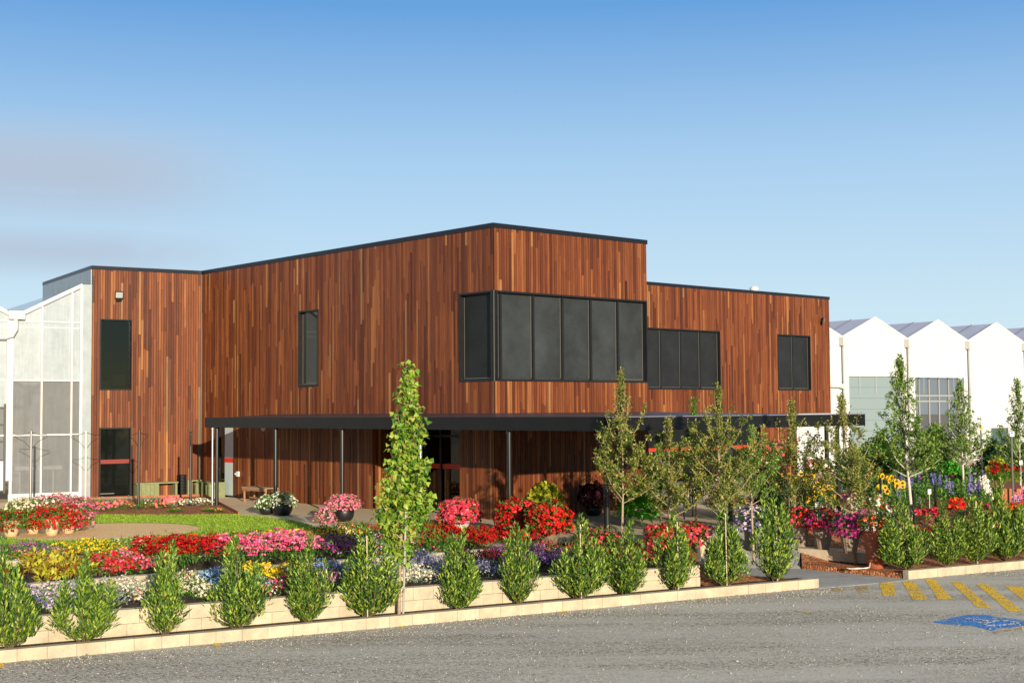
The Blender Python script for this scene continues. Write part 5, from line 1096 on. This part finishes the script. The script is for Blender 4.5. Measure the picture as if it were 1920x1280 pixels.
# right garden
RP = 'ribbed taupe pots of flowers'
mound('ribbed taupe pot of crimson flowers standing on the low block edging, left one', at(1543, 1028, -.34), .46, .32, .56, 'dark', [B_('darkred', 150, .04, 5, .15), B_('magenta', 110, .04, 5, .15), B_('red', 60, .04, 5, 0)], 31, ('tub', .235, .45, POTB, 1), nl=700, ll=.07, lw=.03, group=RP)
mound('ribbed taupe pot of magenta flowers standing on the low block edging, right one', at(1594, 1036, -.34), .46, .34, .50, 'dark', [B_('magenta', 220, .042, 5, .15)], 32, ('tub', .22, .40, POTB, 1), nl=700, ll=.07, lw=.03, group=RP)
mound('ribbed taupe pot of red busy lizzies behind the bare tree trunk', at(1500, 1024, -.34), .42, .32, .60, 'dark', [B_('red', 90, .045, 5, .2), B_('coral', 70, .045, 5, .2)], 33, ('tub', .22, .46, POTB, 1), nl=600, ll=.07, lw=.03, group=RP)
mound('white flowers with a few red ones in a pale pot behind the ribbed pots', far(1622, 33.5, -.2), .50, .36, .62, 'mid', [B_('white', 110, .05, 5, .15), B_('red', 30, .045, 5, 0)], 34, ('barrel', .22, .48, POTW), nl=700, ll=.07, lw=.03)
mound('lilac and white flowers in a dark pot beside the ramp', far(1402, 31.8, -.5), .40, .42, .74, 'dark', [B_('lilac', 80, .045, 5, .2), B_('violet', 60, .04, 5, .1), B_('white', 30, .045, 5, .2)], 35, ('tall', .17, .62, POTK), nl=600, ll=.07, lw=.03)
mound('tall terracotta pot with orange flowers at the corner of the kerb', at(1641, 1066, -.62), .36, .26, .92, 'dark', [B_('orange', 120, .03, 5, 0), B_('peach', 50, .03, 5, 0)], 36, ('tall', .235, .80, TERRA), nl=600, ll=.08, lw=.03)
mound('magenta flowers spilling beside the tall terracotta pot', far(1610, 32.2, -.3), .30, .25, .5, 'mid', [B_('magenta', 130, .04, 5, .15)], 37, None, nl=300, ll=.07, lw=.03, name='flower_patch', cat='flowers')
mound('pale tub with trailing green leaves behind the silver barked tree', far(1712, 46, 0), .75, .5, 1.0, 'pear', [], 38, ('tub', .46, .85, POTW), nl=1200, ll=.10, lw=.05)
mound('mottled brown round pot behind the sunflowers with pale flowers', far(1527, 43, 0), .45, .3, .95, 'redgreen', [B_('salmon', 60, .05, 5, .2), B_('white', 20, .06, 5, .2)], 39, ('barrel', .42, .85, POTM), nl=700, ll=.09, lw=.04)
mound('red flowered bush in a pot in front of the timber wall of the rear wing', far(1447, 47, 0), .70, .62, 1.15, 'dark', [B_('coral', 120, .07, 5, .2), B_('white', 20, .07, 5, .2)], 40, ('tub', .35, .6, POTK), nl=1200, ll=.10, lw=.05)
def fpatch(label, px0, px1, y0, y1, h, leafm, blooms, seed, z=.01, ld=90, ll=.13, lw=.04, name='flower_patch', cat='flowers', lean=None):
    """planting between two sight columns and two distances, corner points on the ground"""
    rg = np.random.default_rng(8000+seed); pc = far((px0+px1)/2, (y0+y1)/2, z); t = thing(name, label, cat, pc)
    def pts(n, sh):
        y = rg.uniform(y0, y1, n); x = (rg.uniform(px0, px1, n)-960)/FPX*y; hh = h*(1+.25*np.sin(x*2.3+seed)*np.sin(y*1.9))
        return np.stack([x, y, z+hh*(rg.uniform(.88, 1.1, n) if sh else rg.uniform(.05, 1, n)**.7)], 1)
    area = (px1-px0)/FPX*(y0+y1)/2*(y1-y0); n = int(area*ld*max(1, h*2)); P = pts(n, False); D = rg.normal(0, .6, P.shape); D[:, 2] = np.abs(D[:, 2])+.25
    V, F = leaf_arrays(P, D, ll*rg.uniform(.7, 1.3, n), lw*rg.uniform(.8, 1.3, n), rg); foliage('leaves', V, F, LEAF[leafm], t)
    for (pet, dens, size, k, eye, style) in blooms:
        n = int(area*dens)
        if style == 'spike':
            hn = max(3, n//22); Pc = pts(hn, True); i = rg.integers(0, hn, n); a = rg.uniform(0, 6.28, n); u = rg.uniform(0, 1, n)
            P = Pc[i]+np.stack([np.cos(a)*.04*(1.1-u), np.sin(a)*.04*(1.1-u), u*.34-.08], 1); N = np.stack([np.cos(a), np.sin(a), np.full(n, .3)], 1)
        else: P = pts(n, True); N = rg.normal(0, .5, P.shape)+np.array([.1, -.7, .4])
        V, F, mi = bloom_set(P, N, size*rg.uniform(.8, 1.2, n), rg, k, eye); foliage('blossoms', V, F, [PET[pet], EYE], t, mi)
    return t
fpatch('blue violet salvia spikes over dark foliage right of the sunflowers', 1672, 1850, 36.5, 42, .62, 'mid', [B_('violet', 26, .036, 4, 0, 'spike'), B_('lavender', 14, .036, 4, 0, 'spike')], 1, ld=120)
fpatch('dark green leafy plants under the sunflowers behind the split stone wall', 1655, 1720, 34.6, 36.5, .42, 'dark', [B_('violet', 14, .04, 4, 0, 'spike')], 2)
fpatch('white foxglove like spikes in front of the rust planter', 1830, 1868, 36, 37.5, .55, 'mid', [B_('white', 200, .05, 4, 0, 'spike')], 3)
fpatch('pink and lilac spikes at the right edge in front of the rust planter', 1890, 1960, 34.5, 37, .45, 'mid', [B_('pink', 120, .05, 4, 0, 'spike'), B_('lilac', 90, .045, 5, .2, '')], 4)
fpatch('red flowered grassy plants growing out of the rust planter', 1850, 1990, 41, 44, .55, 'mid', [B_('red', 22, .07, 5, 0, ''), B_('darkred', 18, .06, 5, 0, '')], 5, z=.45, ll=.22, lw=.02, ld=160)
fpatch('coral and red flowers behind the rightmost shrubs, left group', 1708, 1752, 32.6, 33.6, .50, 'mid', [B_('coral', 110, .05, 5, .1, ''), B_('red', 60, .05, 5, 0, '')], 6, z=-.15)
fpatch('bright red flowers behind the rightmost shrubs, middle group', 1772, 1802, 32.8, 33.8, .60, 'mid', [B_('red', 190, .05, 5, 0, ''), B_('orange', 50, .05, 5, 0, '')], 7, z=-.12)
fpatch('magenta and red flowers behind the rightmost shrubs, right group', 1828, 1856, 32.8, 33.6, .58, 'mid', [B_('magenta', 150, .05, 5, .2, ''), B_('red', 110, .05, 5, 0, '')], 8, z=-.12)
fpatch('orange red flowers at the right edge behind the last shrub', 1882, 1950, 32.8, 34.4, .5, 'mid', [B_('orange', 60, .05, 5, 0, ''), B_('red', 60, .05, 5, 0, '')], 9, z=-.1)
fpatch('low pink flowers under the shrubs along the right kerb', 1800, 1960, 30.9, 32.4, .2, 'redgreen', [B_('coral', 26, .045, 5, .1, ''), B_('magenta', 22, .04, 5, .1, '')], 10, z=-.45, ld=60)
fpatch('pink heather like flowers below the sunflowers', 1556, 1600, 37.5, 39.5, .3, 'mid', [B_('pink', 170, .04, 5, .1, '')], 11, z=.1)
fpatch('white and pink flowers on the pale wall right of the handrail', 1300, 1362, 43, 46.5, .3, 'mid', [B_('white', 50, .06, 5, .2, ''), B_('hotpink', 22, .06, 5, 0, '')], 12, z=.38, ld=50)
fpatch('bronze leaved planting beside the ramp under the trees', 1458, 1500, 35.5, 38.5, .32, 'dark', [B_('violet', 20, .05, 5, 0, '')], 13, z=-.2)
fpatch('mixed green undergrowth between the two silver barked trees', 1690, 1840, 42.5, 47, .75, 'mid', [B_('magenta', 3, .05, 5, 0, '')], 21, ld=60, ll=.16, lw=.07, name='undergrowth', cat='plants')
fpatch('blue green and plum leafy undergrowth behind the left silver barked tree', 1585, 1690, 40, 46, .7, 'dark', [B_('maroon', 5, .06, 5, 0, '')], 22, ld=60, ll=.16, lw=.08, name='undergrowth', cat='plants')
fpatch('bright green strappy undergrowth in front of the pale ledge at the right', 1795, 1870, 40, 43, .45, 'pear', [], 23, ld=70, ll=.2, lw=.03, name='undergrowth', cat='plants')
fpatch('low mixed planting under the bronze tipped tree by the ramp', 1560, 1640, 34, 37, .3, 'mid', [B_('pink', 14, .05, 5, .1, ''), B_('white', 8, .05, 5, .1, '')], 24, z=-.12, name='undergrowth', cat='plants')
fpatch('dark leafy planting close behind the shrubs of the right kerb', 1690, 1960, 31.6, 34.4, .42, 'mid', [B_('coral', 8, .045, 5, .1, ''), B_('red', 6, .045, 5, 0, '')], 25, z=-.5, ld=80, ll=.12, lw=.05, name='undergrowth', cat='plants')
fpatch('tall fresh green undergrowth under the canopy end before the white wall', 1500, 1600, 44, 48, .9, 'mid', [B_('white', 3, .06, 5, .1, '')], 26, ld=45, ll=.16, lw=.07, name='undergrowth', cat='plants')
q = MB(); a, b = far(1868, 40.2, 0), far(1990, 40.2, 0); q.box(a, b-a, (0, 4.4, 0), (0, 0, .46)); setp(q.build('planter_box', EDGET, None, base=a), 'rust red steel planter box at the right edge under grassy red flowers', 'planter')
# sunflowers: each a stem, leaves and a head
SUNP = MATS['yellow_petal']; SFC = mat('sunflower_disc', (.07, .03, .008), .9); STEM = mat('green_stem', (.10, .20, .04), .6)
rg = np.random.default_rng(77); sfn = 0
for (x0, x1, y0_, y1_, n, d0_, d1_, zb) in ((1466, 1500, 890, 906, 8, 37, 38.2, .08), (1498, 1524, 882, 908, 9, 36.8, 38.2, .08), (1496, 1564, 902, 940, 20, 36.4, 38.4, .08), (1642, 1672, 890, 922, 13, 35.4, 36.6, .0), (1672, 1698, 892, 915, 6, 35.6, 37, .0)):
    for i in range(n):
        px, py, y = rg.uniform(x0, x1), rg.uniform(y0_, y1_), rg.uniform(d0_, d1_); d = ray(px, py); zz = CZ+d.z/d.y*y; top = Vector((d.x/d.y*y, y, zz)); bs_ = Vector((top.x+rg.normal(0, .08), y+rg.uniform(-.1, .2), zb)); sfn += 1
        t = thing('sunflower', 'yellow sunflower with dark centre in the group behind the split stone wall' if x1 < 1600 else 'yellow sunflower with dark centre in the group by the silver barked tree', 'sunflower', bs_, 'sunflowers behind the stone wall' if x1 < 1600 else 'sunflowers by the silver barked tree')
        q = MB(); q.tube([bs_, bs_.lerp(top, .6)+Vector((0, .03, 0)), top+Vector((0, .03, 0))], .012, 5); q.build('stem', STEM, t)
        N = np.array([[rg.normal(.15, .35), -1+rg.normal(0, .2), rg.uniform(-.1, .35)]]); r = rg.uniform(.085, .125)
        V, F = bloom_arrays(np.array([top]), N, r, rg, 11, .62, .15); foliage('petals', V, F, SUNP, t)
        V, F = bloom_arrays(np.array([top])+nrm(N)*.022, N, r*.42, rg, 6, .95, -.2); foliage('disc', V, F, SFC, t)
        nl = 7; P = np.array([bs_])+(np.array([top-bs_])*rg.uniform(.3, .9, (nl, 1))); D = rg.normal(0, 1, (nl, 3)); D[:, 2] = .1; V, F = leaf_arrays(P, D, .16, .10, rg); foliage('leaves', V, F, LEAF['mid'], t)
# ------------------------------------------------------------------ shrubs along the kerb
def shrub_arrays(seed, H=1.0, Rm=.30, stems=26, per=120, leaf=.064):
    rg = np.random.default_rng(seed); Ps = []; Ds = []; sticks = []
    for i in range(stems):
        az = i*2.4+rg.normal(0, .5); rr = Rm*(.15+.75*math.sqrt(rg.uniform(0.0, 1))) if i > 1 else Rm*.12
        ht = H*(1-.40*(rr/Rm)**1.3)*rg.uniform(.55, 1.08) if i > 1 else H*(1.0, .9)[i]; n = int(per*(.4+.6*ht/H))
        tau = rg.uniform(.04, 1, n)**.9; bend = rg.normal(0, .015, 2)
        out = np.where(tau < .5, np.sin(tau/.5*np.pi/2), 1.0-.10*(tau-.5)/.5)*rr
        c = np.stack([out*math.cos(az)+bend[0]*np.sin(tau*6), out*math.sin(az)+bend[1]*np.sin(tau*5), tau*ht], 1)
        spread = (.080*np.sin(np.clip(tau*.85+.12, 0, 1)*np.pi)**.8+.004)[:, None]; a2 = rg.uniform(0, 6.283, n); rad = np.stack([np.cos(a2), np.sin(a2), np.zeros(n)], 1)
        Ps.append(c+rad*spread*rg.uniform(.1, 1, (n, 1))); D = rad+np.array([math.cos(az), math.sin(az), 0])*.3*rr/Rm; D[:, 2] = rg.uniform(.8, 2.0, n)*(1+.9*tau); Ds.append(D)
        sticks.append([(0.3*Rm*.2*math.cos(az), .3*Rm*.2*math.sin(az), 0), (rr*.8*math.cos(az), rr*.8*math.sin(az), .3*ht), (rr*math.cos(az)*.95, rr*math.sin(az)*.95, .8*ht)])
    P = np.concatenate(Ps); D = np.concatenate(Ds); n = len(P); V, F = leaf_arrays(P, D, leaf*rg.uniform(.65, 1.25, n), leaf*.29*rg.uniform(.8, 1.2, n), rg, fold=.3, curl=.12)
    return V, F, sticks
variants = []
for v in range(5):
    V, F, sticks = shrub_arrays(200+v, 1.0, (.27, .30, .26, .31, .28)[v], (15, 18, 14, 19, 16)[v], 220)
    me = np_mesh('leaves', V, F); me.materials.append(LEAF['bay'])
    q = MB()
    for s_ in sticks: q.tube(s_, [.006, .005, .003], 5)
    tm_ = bpy.data.meshes.new('stems'); tm_.from_pydata(q.v, [], q.f); tm_.materials.append(BARKD); variants.append((me, tm_))
SHG = 'leafy shrubs along the kerb'
SHR = [(20, 1010, 1.02, 'leafy green shrub at the left edge of the picture behind the kerb'), (160, 1037, 1.0, 'leafy green shrub second from the left behind the kerb'), (313, 1016, 1.02, 'leafy green shrub third from the left, in front of the white daisies'),
       (447, 1006, .98, 'leafy green shrub between the blue and the bright yellow flowers'), (578, 1005, 1.0, 'leafy green shrub between the yellow patch and the pink and purple asters'), (686, 986, 1.1, 'leafy green shrub just left of the maple trunk'),
       (857, 992, .95, 'leafy green shrub with a thin side shoot, first to the right of the maple'), (970, 982, 1.0, 'leafy green shrub in front of the end of the begonia wall'), (1082, 966, 1.0, 'leafy green shrub with two tall tips below the plum coleus'),
       (1168, 976, 1.0, 'leafy green shrub in front of the dark canopy post'), (1262, 962, 1.05, 'leafy green shrub with a thin cane, left of the ramp'), (1352, 946, 1.1, 'tall leafy green shrub in front of the ramp'), (1446, 930, 1.1, 'leafy green shrub at the right end of the left kerb'),
       (1692, 932, 1.25, 'broad leafy green shrub at the left end of the right kerb'), (1766, 948, 1.15, 'leafy green shrub second from the paved gap on the right kerb'), (1818, 925, 1.15, 'leafy green shrub third from the paved gap on the right kerb'), (1876, 900, 1.15, 'tall leafy green shrub near the right edge of the picture'), (1926, 930, 1.1, 'leafy green shrub cut by the right edge of the picture')]
CANE = mat('bamboo_cane', (.55, .45, .30), .7)
rr = random.Random(4)
for i, (px, py, wf, lab) in enumerate(SHR):
    tt = .38 if px < 1500 else .55
    p = st(s_at(px, tt), tt, -.58); d = ray(px, py); topz = CZ+d.z/d.y*p.y; H_ = (topz-p.z)
    e = thing('shrub', lab, 'shrub', p, SHG); rot = rr.uniform(0, 6.28); e.rotation_euler = (rr.uniform(-.06, .06), rr.uniform(-.06, .06), rot)
    sx = H_**.55*wf*1.25*rr.uniform(.9, 1.12)
    e.scale = (sx, sx, H_)
    for nm, me in zip(('leaves', 'stems'), variants[i % 5]):
        o = bpy.data.objects.new(nm, me); COL.objects.link(o); o.parent = e
    if i in (5, 8, 10, 11, 12, 15):
        q = MB(); q.tube([p+Vector((.03, -.12, 0)), p+Vector((.02, -.13, H_*.9))], .011, 6); setp(q.build('stake', CANE, None, base=p+Vector((.03, -.12, 0))), 'thin cane stake in front of the '+' '.join(lab.replace('leafy green ', '').split()[:9]), 'stake')
# ------------------------------------------------------------------ trees
def tree(name, label, p, H, clear, prof, leafm, bark, seed, nprim=22, ntw=7, nleaf=2600, leaf=.06, lwid=.45, up=.9, r0=.03, droop=0.0, lean=(0, 0), multi=1, clump=.10, cat='tree', group=None, curl=.15, expo=1.0):
    """leader with limbs, twigs and single leaves; prof: crown radius over relative crown height"""
    rg = np.random.default_rng(9000+seed); p = Vector(p); t = thing(name, label, cat, p, group)
    q = MB(); lead = []; ph = rg.uniform(0, 6)
    def lp(u): return p+Vector((lean[0]*u*H+.035*math.sin(u*5+ph)*H*.15, lean[1]*u*H+.035*math.cos(u*4+ph)*H*.15, u*H))
    q.tube([lp(i/14*.97) for i in range(15)], [max(.004, r0*(1-.9*(i/14))) for i in range(15)], 8)
    segs = []
    pf = lambda w: float(np.interp(w, [a for a, b in prof], [b for a, b in prof]))
    for i in range(nprim):
        w0 = (i+.5)/nprim; u0 = clear+(1-clear)*max(0, w0*.92-.06)
        base = lp(u0); az = i*2.399+rg.normal(0, .4); w_end = min(1, w0+.10*up); R_ = pf(w_end)*rg.uniform(.75, 1.1)
        d = Vector((math.cos(az), math.sin(az), 0)); end = lp(min(.995, clear+(1-clear)*w_end)); end = Vector((end.x, end.y, end.z))+d*R_
        mid = base.lerp(end, .5)+d*R_*.12-Vector((0, 0, .02)); rb = max(.004, r0*.42*(1-u0)+.003)
        q.tube([base, mid, end], [rb, rb*.7, .0025], 5); segs.append((base, mid, end, R_))
    q.build('trunk', bark, t)
    Ps = []; Ds = []
    wts = np.array([max(.08, s_[3])**expo for s_ in segs]); wts /= wts.sum()
    for (base, mid, end, R_), w in zip(segs, wts):
        n = int(nleaf*w); 
        if n < 2: continue
        nt_ = max(2, ntw); tau = rg.uniform(.12, 1.02, nt_); 
        tw = []
        for a in tau:
            c = base.lerp(mid, a*2) if a < .5 else mid.lerp(end, a*2-1); dv = rg.normal(0, 1, 3); dv[2] = abs(dv[2])*.9+.25*up; dv /= np.linalg.norm(dv); tw.append((np.array(c), dv, rg.uniform(.5, 1.2)*max(.06, R_*.38)))
        i = rg.integers(0, nt_, n); u = rg.uniform(0, 1, n); C0 = np.stack([tw[j][0] for j in i]); DV = np.stack([tw[j][1] for j in i]); LN = np.array([tw[j][2] for j in i])
        P = C0+DV*(u*LN)[:, None]+rg.normal(0, clump*.25, (n, 3)); D = DV*.7+rg.normal(0, .7, (n, 3)); D[:, 2] -= droop; Ps.append(P); Ds.append(D)
    # tip leaves along the leader
    n = int(nleaf*.06); u = rg.uniform(.80, 1.0, n); P = np.array([lp(x) for x in u])+rg.normal(0, .035, (n, 3)); Ps.append(P); D = rg.normal(0, .8, (n, 3)); D[:, 2] += .5-droop; Ds.append(D)
    P = np.concatenate(Ps); D = np.concatenate(Ds); n = len(P)
    V, F = leaf_arrays(P, D, leaf*rg.uniform(.65, 1.25, n), leaf*lwid*rg.uniform(.8, 1.2, n), rg, curl=curl); foliage('crown', V, F, LEAF[leafm], t)
    return t
def ztop(px, py, y): d = ray(px, py); return CZ+d.z/d.y*y
# maple
p = st(s_at(748, .36), .36, -.58); H_ = ztop(768, 684, p.y)+.58; cl = .20
m_ = lambda pxw: pxw/FPX*p.y
tree('maple_tree', 'slim young maple with broad yellow green leaves standing at the kerb before the entrance', p, H_, cl, [(0, .06), (.14, .15), (.28, .38), (.46, .42), (.56, .18), (.70, .25), (.86, .15), (1, .03)], 'maple', BARK, 1, nprim=46, ntw=5, nleaf=2900, leaf=.105, lwid=.85, up=.5, r0=.03, droop=.75, lean=(.035, 0), clump=.25, curl=.3, expo=1.3)
q = MB(); a = p+Vector((.06, -.06, 0)); q.tube([a, a+Vector((.05, 0, 1.75))], .02, 8); setp(q.build('stake', mat('grey_stake', (.35, .32, .28), .6), None, base=a), 'grey metal stake beside the maple trunk', 'stake')
# bronze crepe myrtles
CG = 'bronze leaved young trees'
def crepe(label, px, base, H_, clear, prof, seed, **kw):
    kw['nleaf'] = int(kw.get('nleaf', 2600)*1.75); kw['ntw'] = 10; kw['expo'] = 1.25; prof = [(a, r_*(1.36 if a < .8 else 1.0)) for a, r_ in prof]
    return tree('crepe_myrtle', label, base, H_, clear, prof, kw.pop('leafm', 'bronze'), BARK, 50+seed, group=CG, up=kw.pop('up', 2.0), leaf=kw.pop('leaf', .070), lwid=.5, **kw)
y = 28.3; b = far(1162, y, -.25); crepe('bronze leaved tree with tall thin tip in front of the canopy corner', 1162, b, ztop(1166, 697, y)+.25, .30, [(0, .35), (.2, .62), (.42, .60), (.55, .42), (.68, .48), (.8, .20), (1, .05)], 1, nprim=26, nleaf=3300, lean=(.01, 0))
y = 29.2; b = far(1252, y, -.2); crepe('low olive tree between the two tallest bronze trees', 1252, b, ztop(1245, 785, y)+.2, .26, [(0, .3), (.25, .52), (.55, .42), (.8, .22), (1, .05)], 2, nprim=24, nleaf=2400)
y = 29.0; b = far(1348, y, -.5); crepe('widest bronze tree with many upright stems in front of the ramp', 1348, b, ztop(1332, 724, y)+.5, .28, [(0, .38), (.2, .58), (.45, .70), (.65, .62), (.82, .42), (.92, .22), (1, .05)], 3, nprim=34, nleaf=4600, lean=(-.01, 0))
y = 30.6; b = far(1406, y, -.55); crepe('dark green tree with a straight pale trunk right of the widest bronze tree', 1404, b, ztop(1404, 800, y)+.55, .42, [(0, .3), (.3, .50), (.6, .46), (.85, .25), (1, .06)], 4, nprim=22, nleaf=1900, leafm='pear')
p = at(1493, 1043, -.57); crepe('green and bronze tree in front of the white wall with leaning trunk', 1490, p, ztop(1500, 752, p.y)+.57, .30, [(0, .25), (.2, .52), (.4, .74), (.6, .66), (.75, .42), (.88, .25), (1, .06)], 5, nprim=30, nleaf=3000, lean=(-.012, 0), leafm='bronze')
p = at(1606, 1057, -.6); crepe('tall bronze tipped tree beside the roller door with a slanting trunk', 1580, p, ztop(1574, 742, p.y)+.6, .30, [(0, .28), (.2, .55), (.45, .66), (.65, .52), (.8, .34), (.9, .18), (1, .05)], 6, nprim=30, nleaf=3200, lean=(-.075, 0), r0=.034)
y = 33.5; b = far(1235, y, 0); tree('green_shrub', 'fresh green leafy shrub under the canopy corner behind the bronze trees', b, ztop(1290, 745, y)*.72, .15, [(0, .3), (.4, .55), (.8, .3), (1, .05)], 'mid', BARKD, 81, nprim=22, nleaf=1700, leaf=.08, up=1.5, cat='shrub')
y = 34.0; b = far(1300, y, 0); tree('green_shrub', 'fresh green climbing shrub rising above the canopy edge', b, ztop(1290, 748, y), .2, [(0, .3), (.4, .5), (.8, .3), (1, .08)], 'mid', BARKD, 82, nprim=22, nleaf=1500, leaf=.08, up=1.5, cat='shrub')
# slim pale barked trees on the right
SG_ = 'slim pale barked trees'
def slim(label, px, y, base_z, toppx, toppy, clear, prof, seed, **kw):
    b = far(px, y, base_z); H_ = ztop(toppx, toppy, y)-base_z; return tree('pear_tree', label, b, H_, clear, prof, 'pear', BARKW, 120+seed, group=SG_, ntw=10, nleaf=int(kw.pop('nleaf')*1.9), up=kw.pop('up', 1.5), leaf=kw.pop('leaf', .075), lwid=.6, lean=((toppx-px)/FPX*y/H_, 0), **kw)
slim('tallest slim tree with silver bark before the roller door', 1702, 35.5, -.05, 1686, 668, .26, [(0, .4), (.18, .95), (.35, .95), (.5, .55), (.62, .42), (.75, .34), (.88, .22), (1, .06)], 1, nprim=40, nleaf=3600, r0=.045)
slim('slim silver barked tree in front of the glazed greenhouse opening', 1803, 42, 0, 1798, 716, .30, [(0, .5), (.2, .95), (.4, .85), (.55, .45), (.75, .38), (.9, .22), (1, .06)], 2, nprim=36, nleaf=2600, r0=.045)
slim('slim tree at the right edge in front of the white wall', 1909, 42, 0, 1906, 712, .22, [(0, .4), (.2, .62), (.4, .7), (.6, .45), (.8, .35), (1, .06)], 3, nprim=34, nleaf=2400)
def bush(label, px, y, pw, toppy, leafm, seed, n=2600, leaf=.13, z=0.0):
    b = far(px, y, z); H_ = ztop(px, toppy, y)-z; return tree('leafy_bush', label, b, H_, .06, [(0, pw/FPX*y*.7), (.3, pw/FPX*y), (.6, pw/FPX*y*.85), (.85, pw/FPX*y*.5), (1, pw/FPX*y*.15)], leafm, BARKD, 160+seed, nprim=44, ntw=8, nleaf=int(n*1.8), leaf=leaf, lwid=.6, up=1.0, cat='bush', clump=.3)
bush('large fresh green bush left of the silver barked tree', 1648, 49, 42, 818, 'mid', 1, 3200)
bush('large fresh green bush between the two silver barked trees', 1752, 48, 48, 800, 'pear', 2, 4200)
bush('low bright green bush in front of the pale tub', 1780, 44, 34, 868, 'bright', 3, 1500)
bush('dark green bush in the shade at the far right', 1905, 50, 60, 832, 'dark', 4, 3600)
bush('dark blue green bush behind the white downpipe', 1858, 52, 30, 826, 'dark', 5, 2200)
bush('lime green leafy plant on the pale ledge at the right', 1868, 46, 34, 862, 'lime', 6, 800, .16)
bush('mixed green bush under the canopy end', 1600, 47, 40, 842, 'mid', 7, 2400)
bush('dark bush between the sunflowers and the handrail', 1440, 37.5, 22, 872, 'dark', 8, 1500, .09)
bush('dark leafy bush right of the widest bronze tree', 1432, 34.5, 22, 905, 'dark', 9, 1500, .08)
